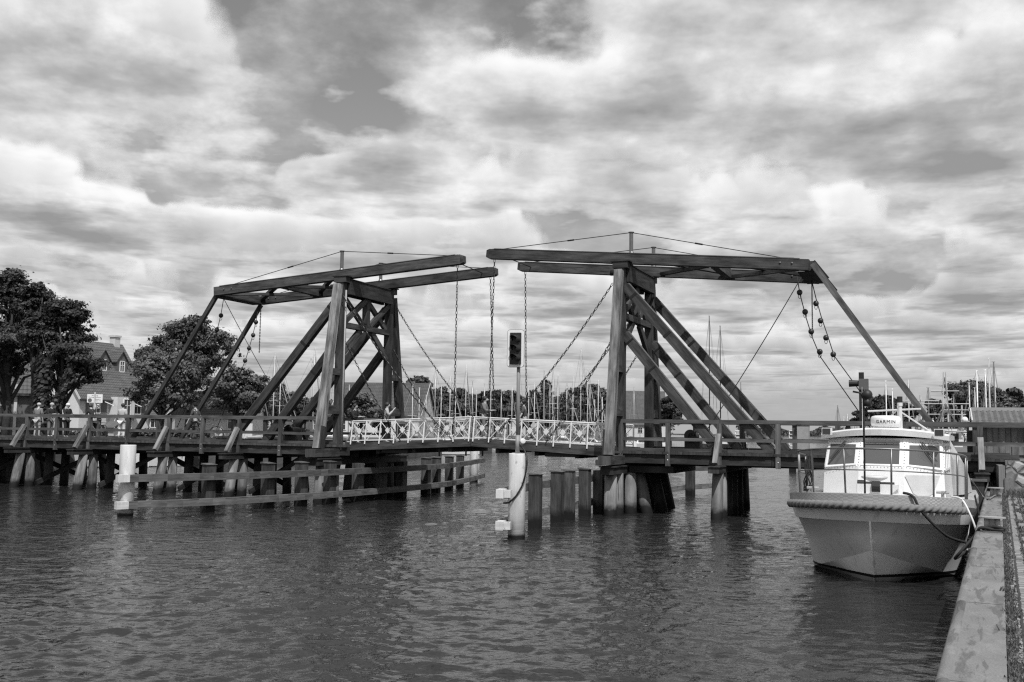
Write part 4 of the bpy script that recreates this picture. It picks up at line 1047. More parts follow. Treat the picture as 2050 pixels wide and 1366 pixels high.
def pane(pl, w0, w1, z0, z1, nm='windscreen', o_=.012):
    """pl: index of wall panel 0 centre, 1 right, -1 left, 2 right side; fractions across; heights"""
    def P(fr, zt):
        h = cab(zt)
        if pl == 0: a, b = (h[0][0], -h[0][1]), (h[0][0], h[0][1])
        elif pl in (1, -1): a, b = (h[0][0], h[0][1] * pl), (h[1][0], h[1][1] * pl)
        else: a, b = (h[1][0], h[1][1] * (pl // 2)), (h[2][0], h[2][1] * (pl // 2))
        return B(a[0] + (b[0]-a[0])*fr, a[1] + (b[1]-a[1])*fr, zt)
    q = [P(w0, z0), P(w1, z0), P(w1, z1), P(w0, z1)]
    if pl in (1, -1): q[1] = P(w1, z0 - .06)
    n_ = (q[1]-q[0]).cross(q[3]-q[0]).normalized()
    if n_.dot(B(4, 0, 2.4) - q[0]) > 0: n_ = -n_
    fm = MB(); c = sum(q, V((0,0,0))) / 4; out = [p + (p - c).normalized() * .065 for p in q]
    for i in range(4):
        j = (i+1) % 4; fm.hexa([q[i] - n_*.004, q[j] - n_*.004, q[j] + n_*.022, q[i] + n_*.022], [out[i] - n_*.004, out[j] - n_*.004, out[j] + n_*.022, out[i] + n_*.022])
    f_ = fm.build('window_frame', M['white'], boat)
    g = MB(); g.quad([p + n_*.012 for p in q]); g.build('pane', M['boatglass'], f_)
    rv = MB(); big = [p + (p - c).normalized() * .115 for p in q]
    for i in range(4):
        a, b = big[i], big[(i+1) % 4]; k = max(3, int((b - a).length / .07))
        for j in range(k): p = a.lerp(b, (j + .5) / k) + n_ * .003; rv.box(p, .012, .012, .012)
    rv.build('rivet_line', M['dgrey'], f_)
    return q, n_
q0, n0 = pane(0, .10, .90, 2.27, 2.70)
qr, nr = pane(1, .12, .90, 2.27, 2.68); ql, nl = pane(-1, .12, .90, 2.27, 2.68)
for s_ in (2, -2):
    for a in (.06, .30, .54): pane(s_, a, a + .18, 2.2, 2.68)
for pl, (qq, n_) in ((1, (qr, nr)), (-1, (ql, nl))):
    for dd in (0, .07):
        wp = MB(); a = qq[3].lerp(qq[2], .35 + dd) + n_*.05 + Z*.06; b = qq[0].lerp(qq[1], .85 + dd * .6) + n_*.05 + Z*.12
        wp.tube([a, b], .014, 6); wp.build('wiper', M['black'], boat)
mv = MB(); a, b = q0[3], q0[2]; mv.beam(a + Z*.05 + n0*.03, b + Z*.05 + n0*.03, .06, .05); mv.build('visor_strip', M['dgrey'], boat)
# roof fittings
rc = B(CF + .75, .05, 3.08)
rd = MB(); rd.lathe(rc, [(.20, -.05), (.25, .0), (.30, .03), (.315, .09), (.315, .19), (.29, .235), (.22, .255), (.02, .26)], 28); o = rd.build('radar_dome', M['white'], boat, smooth=True)
pdm = MB(); pdm.lathe(rc, [(.13, -.16), (.17, -.04)], 16); pdm.build('radar_foot', M['dgrey'], boat)
tc_ = bpy.data.curves.new('lettering', 'FONT'); tc_.body = 'GARMIN'; tc_.size = .105; tc_.align_x = 'CENTER'; tc_.extrude = .002; tc_.space_character = 1.15
to = bpy.data.objects.new('tmp_text', tc_); COL.objects.link(to)
dg = bpy.context.evaluated_depsgraph_get(); tm = bpy.data.meshes.new_from_object(to.evaluated_get(dg)); bpy.data.objects.remove(to)
face = V((CAM.x, CAM.y, 0)) - V((rc.x, rc.y, 0)); face.normalize(); rt_ = V((-face.y, face.x, 0))
ang = .22; 
for vv in tm.vertices:
    x, y, zz = vv.co; a = x / .318; d_ = face * math.cos(a) + rt_ * math.sin(a)
    p = rc + d_ * (.317 + zz) + Z * (y * .95 + .085) - o.location - wpos(boat); vv.co = p
tm.name = 'lettering'; tm.materials.clear(); tm.materials.append(M['black'])
lo_ = bpy.data.objects.new('lettering', tm); COL.objects.link(lo_); lo_.parent = o
for x in (-1.16, 1.16):
    b = MB(); c = B(CF + .42, x, 2.97); b.box(c, .20, .2, .16, BP_); fl = b.build('flood_light', M['white'], boat)
    b = MB(); b.box(c - BA * .105, .17, .012, .13, BP_); b.build('lens', M['glass'], fl)
mt = MB(); mc = B(CF + 1.6, .28, 2.95); mt.cyl(mc, mc + Z*.62, .055, 10, .045); mt.tube([mc + BP_*-.55 + BA*.2 + Z*.05, mc + Z*.6], .018, 6); mt.tube([mc + BP_*.62 + BA*.2 + Z*.05, mc + Z*.5], .018, 6); mt.tube([mc - BP_*.70 + Z*.50, mc + BP_*.45 + Z*.56], .02, 6)
mt.cyl(mc + Z*.62, mc + Z*.70, .06, 10); mt.build('mast', M['lgrey'], boat)
bl = MB(); bl.cyl(mc + Z*.70, mc + Z*.84, .06, 12); bl.build('mast_lamp', M['black'], boat)
for x, z0 in ((-.62, .0), ):
    an = MB(); a = B(CF + 2.3, x, 2.95); an.cyl(a, a + Z*(1.1 + z0), .009, 6, .005); an.build('whip_antenna', M['lgrey'], boat)
# pulpit rail
stn = [(-1, 2.9), (-1, 2.1), (-1, 1.35), (-1, .62), (-1, .12), (1, .10), (1, .60), (1, 1.3), (1, 2.0), (1, 2.9)]
def rp_(sgn, t_, h, lean=0): return B(t_ + .16 - lean, sgn * max(.0, gun(t_) - .17 + lean * .3), gz(t_) + h)
top = []; midr = []
for sgn, t_ in stn:
    hh = .88 
    b = MB(); b.tube([rp_(sgn, t_, -.02), rp_(sgn, t_, hh, .06)], .02, 8); b.build('stanchion', M['dsteel'], boat, smooth=True)
    top.append(tuple(rp_(sgn, t_, hh, .06))); midr.append(tuple(rp_(sgn, t_, .46, .03)))
b = MB(); b.tube(spline(top, 5), .02, 8); b.build('bow_rail', M['dsteel'], boat, smooth=True)
b = MB(); b.tube(spline(midr, 5), .012, 6); b.build('wire_rail', M['dsteel'], boat, smooth=True)
b = MB(); p0 = B(.55, -.12, 1.72); b.tube([p0, p0 + Z*1.40, p0 + Z*1.9 + BP_*.0, p0 + Z*2.02 + BP_*-.05, p0 + Z*2.05 - BP_*.2], .02, 8); b.build('bow_pole', M['black'], boat, smooth=True)
b = MB(); b.ball(p0 + Z*1.98 + BP_*.07 , .11, 10); b.cyl(p0 + Z*1.75 + BP_*.07, p0 + Z*1.9 + BP_*.07, .07, 10); b.build('anchor_lamp', M['black'], boat, smooth=True)
# windlass, cowl vent, hatch, lifebuoy-like trunk patch
b = MB(); b.box(B(.95, .08, 1.83), .78, .28, .18, BP_); b.build('windlass_base', M['white'], boat)
b = MB(); b.cyl(B(.92, -.28, 1.93), B(.92, .40, 1.93), .035, 12); b.cyl(B(.88, -.02, 1.86), B(.88, .14, 1.86), .12, 14); b.cyl(B(.9, -.30, 1.92), B(.9, -.16, 1.92), .075, 12); b.build('windlass_drum', M['black'], boat)
b = MB(); b.lathe(B(1.6, -.05, 1.68), [(.12, 0), (.10, .2), (.09, .26)], 14); b.lathe(B(1.6, -.05, 1.94), [(.10, 0), (.24, .06), (.27, .09), (.22, .12), (.02, .13)], 20); b.build('mushroom_vent', M['lgrey'], boat, smooth=True)
pt = MB(); pq = [(1.04, 2.06), (.36, 2.06), (.52, 1.68), (.60, 1.63), (.82, 1.63), (.90, 1.68)]
def P1(w_, zt):
    h = cab(zt); w_ = min(w_, 1.2); f = (w_ - h[0][1]) / (h[1][1] - h[0][1]); return B(h[0][0] + (h[1][0]-h[0][0])*f - .02, w_, zt)
pt.quad([P1(w_ + .12, z_) for w_, z_ in pq]); pt.build('trunk_cover', M['lgrey'], boat)
cl = MB()
for w_, t_ in ((-1.45, 1.1), (1.45, 1.15)):
    c = B(t_ + .28, w_ * .87, gz(t_) + .0)
    cl.cyl(c - Z*.03, c + Z*.12, .035, 8); cl.cyl(c + Z*.10 - BP_*.12, c + Z*.10 + BP_*.12, .03, 8)
cl.build('mooring_cleat', M['steel'], boat)
# aft canvas canopy on the quay side
cv = MB(); rows = []
for t_, w_, zt in ((CF + 3.3, 1.35, 2.85), (CF + 3.9, 1.52, 2.82), (CF + 4.6, 1.6, 2.62), (CF + 5.6, 1.65, 2.3)):
    rows.append([B(t_, -w_, 1.5), B(t_, -w_ * .97, zt - .5), B(t_, -w_ * .8, zt), B(t_, 0, zt + .12), B(t_, w_ * .8, zt), B(t_, w_ * .97, zt - .5), B(t_, w_, 1.5)])
cv.loft(rows); cv.quad(rows[0]); cv.quad(rows[-1]); cv.build('canvas_canopy', M['canvas'], boat, smooth=False)
hg = MB()
for k in range(9):
    a = B(1.75 + rnd.random()*.15, -1.48 + rnd.random()*.12, gz(1.9) + .86); hg.tube(spline([tuple(a), tuple(a + V((rnd.gauss(0,.05), 0, -.3))), tuple(a + V((rnd.gauss(0,.07), 0, -.6))), tuple(a + V((rnd.gauss(0,.05), .05, -.8)))], 4), .014, 5)
hg.build('hanging_line', M['blackrope'], boat, smooth=True)
fd = MB()
for k in range(3):
    a = B(2.4 + k * .25, 1.82, gz(2.4) + .1); fd.tube(spline([tuple(a), tuple(a + V((.1, .0, -.5))), tuple(a + V((.16, .05, -1.0)))], 4), .012, 5)
fd.build('fender_line', M['blackrope'], boat)
for t_, zz, r_, l in ((2.75, .62, .19, 'black rubber fender hanging between the boat and the quay, nearer to the bow'), (4.6, .72, .17, 'black rubber fender hanging between the boat and the quay, further aft')):
    f = MB(); c = B(t_, 2.03, zz); f.lathe(c, [(.03, -.5), (r_ * .8, -.43), (r_, -.3), (r_, .3), (r_ * .8, .43), (.03, .5)], 16); tag(f.build('rubber_fender', M['black'], smooth=True), l, 'fender', 'rubber fenders of the boat')
# bollards on the coping
def bollard(l_, label):
    c = Q(l_, .25, QZ + .012); t = thing('bollard', c, label, 'bollard', 'steel bollards on the quay')
    b = MB(); b.beam(c + Z*.001, c + Z*.022, .30, .34, QP); b.build('base_plate', M['dgrey'], t)
    for x in (-.085, .085):
        b = MB(); b.cyl(c + QP*x + Z*.022, c + QP*x + Z*.235, .045, 14); b.build('post', M['grey'], t, smooth=True)
    b = MB(); b.beam(c - QD*.0 + Z*.03, c + Z*.235, .012, .17, QD); b.build('web_plate', M['grey'], t)
    b = MB(); b.prism([c + QP*.19*math.cos(a)*1.15 + QD*.13*math.sin(a) + Z*.235 for a in [2*math.pi*k/24 for k in range(24)]], Z*.025); b.build('top_plate', M['grey'], t)
    return t
bollard(12.0, 'low steel bollard on the quay edge with the black mooring rope round it'); bollard(23.3, 'low steel bollard at the far end of the quay near the stone wall')
def rope(pts, r, mat, label, n=8): o = MB().tube(spline([tuple(p) for p in pts], n), r, 8).build('mooring_rope', M[mat], smooth=True); return tag(o, label, 'rope', 'mooring ropes of the boat')
bc = Q(12.0, .25, QZ + .06)
rope([B(.22, .62, 1.80), B(.15, .80, 1.74), B(.2, .95, 1.45), B(.55, 1.35, 1.0), B(1.0, 1.75, .80), Q(11.9, -.35, .78), Q(11.9, -.02, 1.20), Q(11.86, .07, 1.335), bc - QD*.10 + QP*.02, bc - QD*.12 + QP*.16, bc + QP*.17 + QD*.08, bc + QD*.12, bc - QP*.16 + QD*.02, bc - QD*.11 + QP*.05 + Z*.05, bc - QD*.1 + QP*.2 + Z*.02], .026, 'blackrope', 'black mooring rope sagging from the bow to the quay bollard')
rope([B(1.35, 1.42, 1.70), B(1.15, 1.62, 1.66), B(1.0, 1.78, 1.35), B(.95, 1.9, 1.0), B(1.0, 2.0, .86), Q(12.1, -.15, .92)], .02, 'whiterope', 'white mooring rope running from the bow cleat down towards the quay')
bc = Q(23.3, .25, QZ + .06)
rope([B(9.2, 1.6, 1.75), B(10.5, 1.85, 1.25), Q(21.5, .1, 1.3), bc - QD*.1, bc + QP*.15, bc + QD*.1], .018, 'rope', 'stern mooring rope tied to the far quay bollard')
# timber dolphins in the dark corner below the bridge end
for u, v, z, l in ((9.9, -1.2, 1.35, 'squat dark timber fender post with a cap beside the boat stern'), (11.35, -.9, 1.55, 'dark timber pile head under the last pale railing post by the stone wall')):
    t = thing('timber_dolphin', W(u, v, 0), l, 'pile', 'timber pile heads by the abutment'); b = MB(); b.bridge(u - .22, u + .22, v - .22, v + .22, -1.2, z); b.build('post', M['darkpile'], t); b = MB(); b.bridge(u - .3, u + .3, v - .3, v + .3, z, z + .07); b.build('cap', M['fendrail'], t)
# ------------------------------------------------------------------ houses
GZ = 1.75
def gable_house(name, label, c, ax, L, Wd, eave, ridge, base, wallm, roofm, over=.35, parts=True):
    """ax: unit vector along the ridge; c ground centre"""
    ax = V((ax[0], ax[1], 0)).normalized(); sd = V((-ax.y, ax.x, 0)); c = V((c[0], c[1], 0))
    t = thing(name, V((c.x, c.y, base)), label, 'house')
    P = lambda a, s_, z: c + ax * a + sd * s_ + Z * z
    w_ = MB(); w_.prism([P(-L/2, -Wd/2, base - .3), P(-L/2, Wd/2, base - .3), P(-L/2, Wd/2, eave), P(-L/2, 0, ridge - .06), P(-L/2, -Wd/2, eave)], ax * L); w_.build('wall', wallm, t)
    rf = MB(); sl = (ridge - eave) / (Wd / 2)
    for s_ in (1, -1):
        e_ = Wd/2 + over; ez = eave - sl * over + .05; a, b = -L/2 - .3, L/2 + .3
        lo0, lo1, hi1, hi0 = P(a, s_*e_, ez), P(b, s_*e_, ez), P(b, 0, ridge + .05), P(a, 0, ridge + .05)
        slen = (hi0 - lo0).length; nrm = Z * .12
        rf.quad([lo0, lo1, hi1, hi0], [(0, 0), (b - a, 0), (b - a, slen), (0, slen)])
        rf.quad([lo0 - nrm, lo1 - nrm, hi1 - nrm, hi0 - nrm]); rf.quad([lo0, lo1, lo1 - nrm, lo0 - nrm]); rf.quad([lo0, hi0, hi0 - nrm, lo0 - nrm]); rf.quad([lo1, hi1, hi1 - nrm, lo1 - nrm])
    r_ = rf.build('roof', roofm, t, normals=False)
    bg_ = MB()
    for a in (-L/2 - .32, L/2 + .32):
        for s_ in (1, -1): bg_.beam(P(a, s_*(Wd/2 + over), eave - sl*over), P(a, 0, ridge), .05, .2)
    bg_.build('barge_board', M['lgrey'], r_)
    t['_'] = 0; del t['_']
    return t, P, r_, sd, ax
def window(parent, P, a, s_, z0, w_, h_, along, out, frame='white', mull=2, shutters=None):
    """P(a,s,z) mapper; along: unit vector on the wall, out: outward normal"""
    c = P(a, s_, z0)
    f = MB(); q = [c - along*w_/2, c + along*w_/2, c + along*w_/2 + Z*h_, c - along*w_/2 + Z*h_]
    for i in range(4):
        j = (i+1) % 4; f.beam(q[i] + out*.03, q[j] + out*.03, .08, .08, out)
    for k in range(1, mull): f.beam(c + along*(w_*(k/mull - .5)) + out*.03, c + along*(w_*(k/mull - .5)) + Z*h_ + out*.03, .05, .05, out)
    f.beam(c - along*w_/2 + Z*h_*.6 + out*.03, c + along*w_/2 + Z*h_*.6 + out*.03, .05, .05, out)
    fo = f.build('window', M[frame], parent)
    g = MB(); g.quad([p + out*.015 for p in q]); g.build('pane', M['glass'], fo)
    if shutters:
        for sg in (-1, 1):
            s = MB(); s.box(c + along*sg*(w_*.5 + shutters*.5 + .05) + Z*h_/2 + out*.04, shutters, .05, h_, along); s.build('shutter', M['dgrey'], parent)
    return fo
# the white gabled house left of the trees: ridge runs away to the right
hx, hy = xyat(170, 80); 
cr, p_, rr_, sd, ax = None, None, None, None, None
def house_main():
    x0, y0 = xyat(157, 98)                      # front corner between the gable wall and the long wall
    axv = V((.38, .925, 0)).normalized(); gv = V((-axv.y, axv.x, 0))  # gable wall runs to the left
    L, Wd = 9.5, 8.6
    c = V((x0, y0, 0)) + axv * L/2 + gv * Wd/2
    base = GZ; eave = zat(158, 790, 98); ridge = eave + 5.7
    t, P, rf, sd, ax = gable_house('white_house', 'large white gabled house with dark tiled roof, two small dormers and a chimney', c, axv, L, Wd, eave, ridge, base, M['plaster'], M['roofmid'])
    out = -sd
    for a, s in ((-2.6, .9), (3.0, .9)):
        window(t, P, a, -Wd/2, eave - 1.75, 1.0, 1.35, ax, out, shutters=.8 if a < 0 else .6)
    # projecting bay with a tall window and conservatory glazing
    b = MB(); c0 = P(.35, -Wd/2 - .55, base); b.beam(P(.35, -Wd/2 - .5, base - .1), P(.35, -Wd/2 - .5, eave - .1), 2.4, 1.05, ax); by = b.build('bay', M['plaster'], t)
    P2 = lambda a, s_, z: P(a, -Wd/2 - 1.03, z)
    window(by, P2, .45, 0, eave - 1.9, .95, 1.6, ax, out); 
    window(t, P2, -.7, 0, eave - 3.7, .9, 1.3, ax, out); window(t, P2, .55, 0, eave - 3.7, 1.2, 1.3, ax, out, mull=3)
    dk = MB(); dk.beam(P(-1.2, -Wd/2 - 1.2, eave - 2.15), P(2.0, -Wd/2 - 1.2, eave - 2.15), .5, .1); dk.build('bay_ledge', M['dgrey'], t)
    for k, a in enumerate((-2.0, 1.8, 3.6)):
        s = MB(); s.beam(P(a, -Wd/2 - .55, eave - .62), P(a + .5, -Wd/2 - 1.25, eave - 1.0), .5, .06); s.build('awning', M['white'], t)
    g = MB(); g.beam(P(-L/2 - .2, -Wd/2 - .45, eave - .42), P(L/2 + .2, -Wd/2 - .45, eave - .42), .12, .1); g.build('gutter', M['dgrey'], t)
    for a in (.2, 2.7):
        d = MB(); s0 = -Wd/2 + 2.0; z0 = eave + (ridge - eave) * (2.0 / (Wd/2)); 
        d.prism([P(a - .75, s0, z0 - .1), P(a + .75, s0, z0 - .1), P(a + .75, s0, z0 + 1.15), P(a, s0, z0 + 2.1), P(a - .75, s0, z0 + 1.15)], sd * 2.3); dm = d.build('dormer', M['dgrey'], t)
        r2 = MB()
        for q in (-1, 1):
            lo = P(a + q*.92, s0 - .15, z0 + .98); hi = P(a, s0 - .15, z0 + 2.16); r2.quad([lo, lo + sd*2.5, hi + sd*2.5, hi], [(0, 0), (2.5, 0), (2.5, 1.5), (0, 1.5)])
            r2.quad([lo - Z*.08, lo + sd*2.5 - Z*.08, hi + sd*2.5 - Z*.08, hi - Z*.08]); r2.quad([lo, hi, hi - Z*.08, lo - Z*.08])
        r2.build('dormer_roof', M['roofmid'], dm, normals=False)
        window(dm, lambda a_, s_, z: P(a_, s0, z), a, 0, z0 + .0, .62, 1.1, ax, out)
    ch = MB(); ch.beam(P(L/2 - .7, .1, ridge - .8), P(L/2 - .7, .1, ridge + .75), .75, .75, ax); ch.beam(P(L/2 - .7, .1, ridge + .75), P(L/2 - .7, .1, ridge + .95), .95, .95, ax); ch.build('chimney', M['lgrey'], rf)
house_main()
def house_left():
    x0, y0 = xyat(64, 64); axv = V((-.89, -.456, 0)).normalized(); c = V((x0, y0, 0)) + axv * 6 + V((-.456, .89, 0)) * 4
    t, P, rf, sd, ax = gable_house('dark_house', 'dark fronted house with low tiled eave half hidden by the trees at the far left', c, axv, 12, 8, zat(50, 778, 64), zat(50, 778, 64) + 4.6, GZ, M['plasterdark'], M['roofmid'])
    out = sd if sd.y < 0 else -sd; s_ = 4 if sd.y < 0 else -4
    for a in (-3.9, -1.6): window(t, P, a, s_, GZ + .9, 1.3, 2.3, ax, out, 'lgrey', 3)
    for a in (-5.0, -2.8):
        p = MB(); p.beam(P(a, s_ * 1.01, GZ), P(a, s_ * 1.01, GZ + 3.6), .18, .1, ax); p.build('wall_post', M['lgrey'], t)
    fb = MB(); fb.beam(P(-4.6, s_ * 1.04, GZ + .75), P(-3.2, s_ * 1.04, GZ + .75), .3, .3); fb.build('flower_box', M['lgrey'], t)
house_left()
def simple_house(nm, label, px, d, az, L, Wd, eh, rh, wallm, roofm, wins=2, base=GZ, front=1):
    x, y = xyat(px, d); a = R(az); ax = (math.cos(a), math.sin(a))
    t, P, rf, sd, ax = gable_house(nm, label, (x, y), ax, L, Wd, base + eh, base + rh, base, M[wallm], M[roofm])
    s_ = Wd/2 if sd.y < 0 else -Wd/2; out = sd if sd.y < 0 else -sd
    for k in range(wins): window(t, P, L * ((k + .5) / wins - .5), s_, base + .9, 1.0, 1.2, ax, out)
    return t, P, rf
simple_house('cottage', 'low white cottage with a door beyond the left railing, below the big pale tree', 300, 118, -8, 6.5, 6, 2.3, 4.3, 'plaster', 'roofmid', 3)
simple_house('garden_house', 'small dark roofed garden house with a white framed window beside the short mast', 442, 96, 4, 7, 6, 2.3, 4.4, 'plaster', 'roofdark', 2)
simple_house('roofed_hall', 'long building with a broad tiled roof and white gable behind the house side tower', 770, 135, -6, 11.5, 11, 3.0, 7.2, 'plaster', 'roofdark', 4)
x, y = xyat(735, 128)
simple_house('white_gable_house', 'white gabled house with pale roof beyond the boats, right of the traffic light', 1076, 215, 60, 10, 8.5, 2.6, 6.4, 'plaster', 'roofmid', 2)
simple_house('hill_house', 'tall house with a large tiled roof seen between the boat side tower posts', 1280, 250, 0, 12, 14, 3.5, 11.2, 'plaster', 'roofmid', 3)
simple_house('white_shed', 'white low shed under an overhanging roof between the tower posts near the sails', 1268, 225, -12, 7, 6, 2.8, 4.8, 'plaster', 'roofmid', 2)
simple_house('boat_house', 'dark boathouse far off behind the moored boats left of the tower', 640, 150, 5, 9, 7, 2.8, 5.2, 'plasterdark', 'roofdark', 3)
# timber shed with tiled roof at the right
def shed():
    u0, u1, v0, v1 = 11.75, 24.0, 5.4, 8.6; z0 = 2.16; ez, rz = 3.52, 3.88
    t = thing('tiled_shed', W((u0+u1)/2, (v0+v1)/2, z0), 'boarded shed with wavy tiled roof at the right end of the bridge', 'shed')
    b = MB(); u = u0
    while u < u1: b.bridge(u, u + .195, v0 + (.0 if int((u - u0) / .2 + .1) % 2 else .025), v0 + .06, z0 + .1, ez - .02); u += .2
    b.build('board_wall', M['boards'], t)
    b = MB(); b.bridge(u0, u1, v0 + .07, v1, z0, ez - .15); b.build('inner_wall', M['dgrey'], t)
    b = MB(); 
    lo0, lo1, hi1, hi0 = W(u0 - .25, v0 - .35, ez - .15), W(u1, v0 - .35, ez - .15), W(u1, v0 + 1.5, rz), W(u0 - .25, v0 + 1.5, rz)
    n = 60; rows = []
    for i in range(7):
        f = i / 6; row = []
        for k in range(n * 4 + 1):
            g = k / (n * 4); p = lo0.lerp(lo1, g).lerp(hi0.lerp(hi1, g), f); row.append(p + Z * (.035 * math.cos(g * n * 2 * math.pi) + .0))
        rows.append(row)
        if i < 6: rows.append([p.lerp(q, .999) + Z*.035 for p, q in zip(row, [lo0.lerp(lo1, k/(n*4)).lerp(hi0.lerp(hi1, k/(n*4)), (i+1)/6) + Z*.035*math.cos(k/(n*4)*n*2*math.pi) for k in range(n*4+1)])])
    b.loft(rows); b.build('roof', M['roofshed_plain'], t, smooth=False)
    b = MB(); b.quad([W(u0 - .25, v0 + 1.5, rz - .02), W(u1, v0 + 1.5, rz - .02), W(u1, v1 + .3, ez - .1), W(u0 - .25, v1 + .3, ez - .1)]); b.build('rear_roof', M['roofshed_plain'], t)
    b = MB(); b.beam(W(u0 - .35, v0 + 1.5, rz + .04), W(u1, v0 + 1.5, rz + .04), .26, .14); b.build('ridge_cap', M['grey'], t)
    b = MB(); b.beam(W(u0 - .27, v0 - .36, ez - .12), W(u0 - .27, v0 + 1.5, rz + .02), .04, .18); b.build('verge_board', M['lgrey'], t)
M['roofshed_plain'] = plain('shed_roof_tile', .12, .85, var=.25, scale=4)
shed()
t = thing('control_cabinet', W(11.4, 4.6, 2.2), 'narrow black control cabinet with a white label in front of the shed', 'cabinet')
b = MB(); b.bridge(11.28, 11.54, 4.62, 4.9, 2.15, 3.36); b.build('case', M['black'], t)
b = MB(); b.bridge(11.35, 11.48, 4.60, 4.618, 3.12, 3.26); b.build('label_plate', M['white'], t)
# near end rail of the quay road stays on the bridge

# ------------------------------------------------------------------ trees
def tree_mesh(seed, h, w_, trunk_h, n_leaf, leaf_sz, shape='round', gap=.25):
    """crown of many small leaves gathered in flat boughs, plus trunk and limbs, around the origin"""
    r = random.Random(seed); g = np.random.default_rng(seed); tr = MB()
    ch = h - trunk_h; cl = []; nb = 14 + int(w_ * 2.2)
    tr.tube([(0, 0, -.5), (r.gauss(0, .08), r.gauss(0, .08), trunk_h * .6), (r.gauss(0, .2), r.gauss(0, .2), trunk_h + ch * .25), (r.gauss(0, .3), r.gauss(0, .3), trunk_h + ch * .7)], .2, 8, rr=[.05 * h * .55, .04 * h * .5, .03 * h * .45, .012 * h * .4])
    env = lambda f: {'round': math.sin(math.pi * (.13 + .79 * f)) ** .8, 'birch': math.sin(math.pi * (.15 + .78 * f)) ** .7 * .9}.get(shape, 1.0)
    lobes = []
    for i in range(8 if shape == 'round' else 6):               # the crown is a handful of uneven boughs, not one ball
        f = (i + .5 * r.random()) / 7.2; a = i * 2.4 + r.random() * 1.2; rad = env(min(f, 1)) * r.uniform(.35, .78)
        lobes.append((math.cos(a) * rad * w_ / 2, math.sin(a) * rad * w_ / 2, trunk_h + ch * (.12 + .74 * f), r.uniform(.17, .27) * w_ * (1.15 if f < .6 else .8)))
    lobes.append((r.uniform(-.1, .1) * w_, 0, trunk_h + ch * .80, .15 * w_)); lobes.append((0, 0, trunk_h + ch * .42, .24 * w_))
    vs = min(1.0, ch / w_) * .85
    for i in range(nb * 5):
        lx, ly_, lz, lr = lobes[r.randrange(len(lobes))]; d = V((r.gauss(0, 1), r.gauss(0, 1), r.gauss(0, 1))).normalized() * lr * r.uniform(.45, 1.02)
        z_ = min(max(lz + d.z * vs, trunk_h + ch * .0), trunk_h + ch * .985)
        cl.append((lx + d.x, ly_ + d.y, z_, (.030 + .040 * r.random()) * w_))
    for i in range(nb * 2):                                     # ragged twigs beyond the outline
        lx, ly_, lz, lr = lobes[r.randrange(len(lobes))]; d = V((r.gauss(0, 1), r.gauss(0, 1), abs(r.gauss(0, 1)))).normalized() * lr * r.uniform(1.0, 1.22)
        cl.append((lx + d.x, ly_ + d.y, min(lz + d.z * vs, trunk_h + ch), r.uniform(.010, .024) * w_))
    for i in range(min(18, nb)):
        p = V(cl[r.randrange(len(cl))][:3]); b0 = V((0, 0, trunk_h * (.55 + .45 * r.random()))); mid = b0.lerp(p, .5) + V((0, 0, .08 * h * r.random())); tr.tube([b0, mid, p], .05, 5, rr=[.014 * h, .008 * h, .003 * h])
    cl = np.array(cl); wt_ = cl[:, 3] ** 2; wt_ /= wt_.sum(); idx = g.choice(len(cl), n_leaf, p=wt_); cp = cl[idx]
    sq = np.array((.55, .55, 1.35) if shape == 'birch' else (1.15, 1.15, .52)); off = g.normal(0, 1, (n_leaf, 3)); q = cp[:, :3] + off * sq * cp[:, 3:4] * .78
    nr = off * .5 + (q - np.array((0, 0, trunk_h + ch * .45))) / max(w_, ch) * .9 + g.normal(0, .6, (n_leaf, 3)) + np.array((0, 0, .45)); nr /= np.linalg.norm(nr, axis=1, keepdims=True)
    e1 = np.cross(nr, g.normal(0, 1, (n_leaf, 3))); e1 /= np.linalg.norm(e1, axis=1, keepdims=True) + 1e-9; e2 = np.cross(nr, e1); L = leaf_sz * (.55 + .9 * g.random((n_leaf, 1)))
    vv = np.stack([q - e1 * L * .5, q + e2 * L * .3, q + e1 * L * .5, q - e2 * L * .3], 1).reshape(-1, 3)
    tone = np.clip(g.normal(.42, .2, len(cl))[idx] + g.normal(0, .15, n_leaf), 0, 1)
    return vv, tone, tr
def finish_tree(name, label, x, y, base, cr, tones, tr, leafm, group, rz=0):
    t = thing(name, V((x, y, base)), label, 'tree', group)
    def mk(mb, nm, mat, tn=None):
        me = bpy.data.meshes.new(nm)
        if tn is not None:
            nf = len(mb) // 4; me.vertices.add(len(mb)); me.vertices.foreach_set('co', mb.ravel()); me.loops.add(nf * 4); me.loops.foreach_set('vertex_index', np.arange(nf * 4)); me.polygons.add(nf); me.polygons.foreach_set('loop_start', np.arange(nf) * 4); me.update(); me.validate()
            a = me.attributes.new('tone', 'FLOAT', 'FACE'); a.data.foreach_set('value', tn)
        else: me.from_pydata([tuple(p) for p in mb.v], [], mb.f)
        me.materials.append(mat)
        o = bpy.data.objects.new(nm, me); COL.objects.link(o); o.parent = t; return o
    mk(cr, 'crown', M[leafm], tones); tk = mk(tr, 'trunk', M['bark']); tk.data.polygons.foreach_set('use_smooth', [True] * len(tk.data.polygons))
    t.rotation_euler.z = rz; return t
def tree(name, label, px, d, top, wpx, basepx_crown, leafm, n, lsz, shape='round', group='trees on the far bank', base=GZ, seed=None):
    x, y = xyat(px, d); h = zat(px, top, d) - base; th = max(.3, zat(px, basepx_crown, d) - base); w_ = wpx / FPX * d * 1.13
    cr, tn, tr = tree_mesh(seed if seed is not None else int(px) + 11, h, w_, th, int(n * 2.6), .0030 * d, shape)
    return finish_tree(name, label, x, y, base, cr, tn, tr, leafm, group)
G1 = 'broadleaf trees by the houses'
tree('broadleaf_tree', 'tall dark tree at the far left edge with ragged crown', 10, 58, 528, 155, 770, 'leafdark', 11000, .30, group=G1)
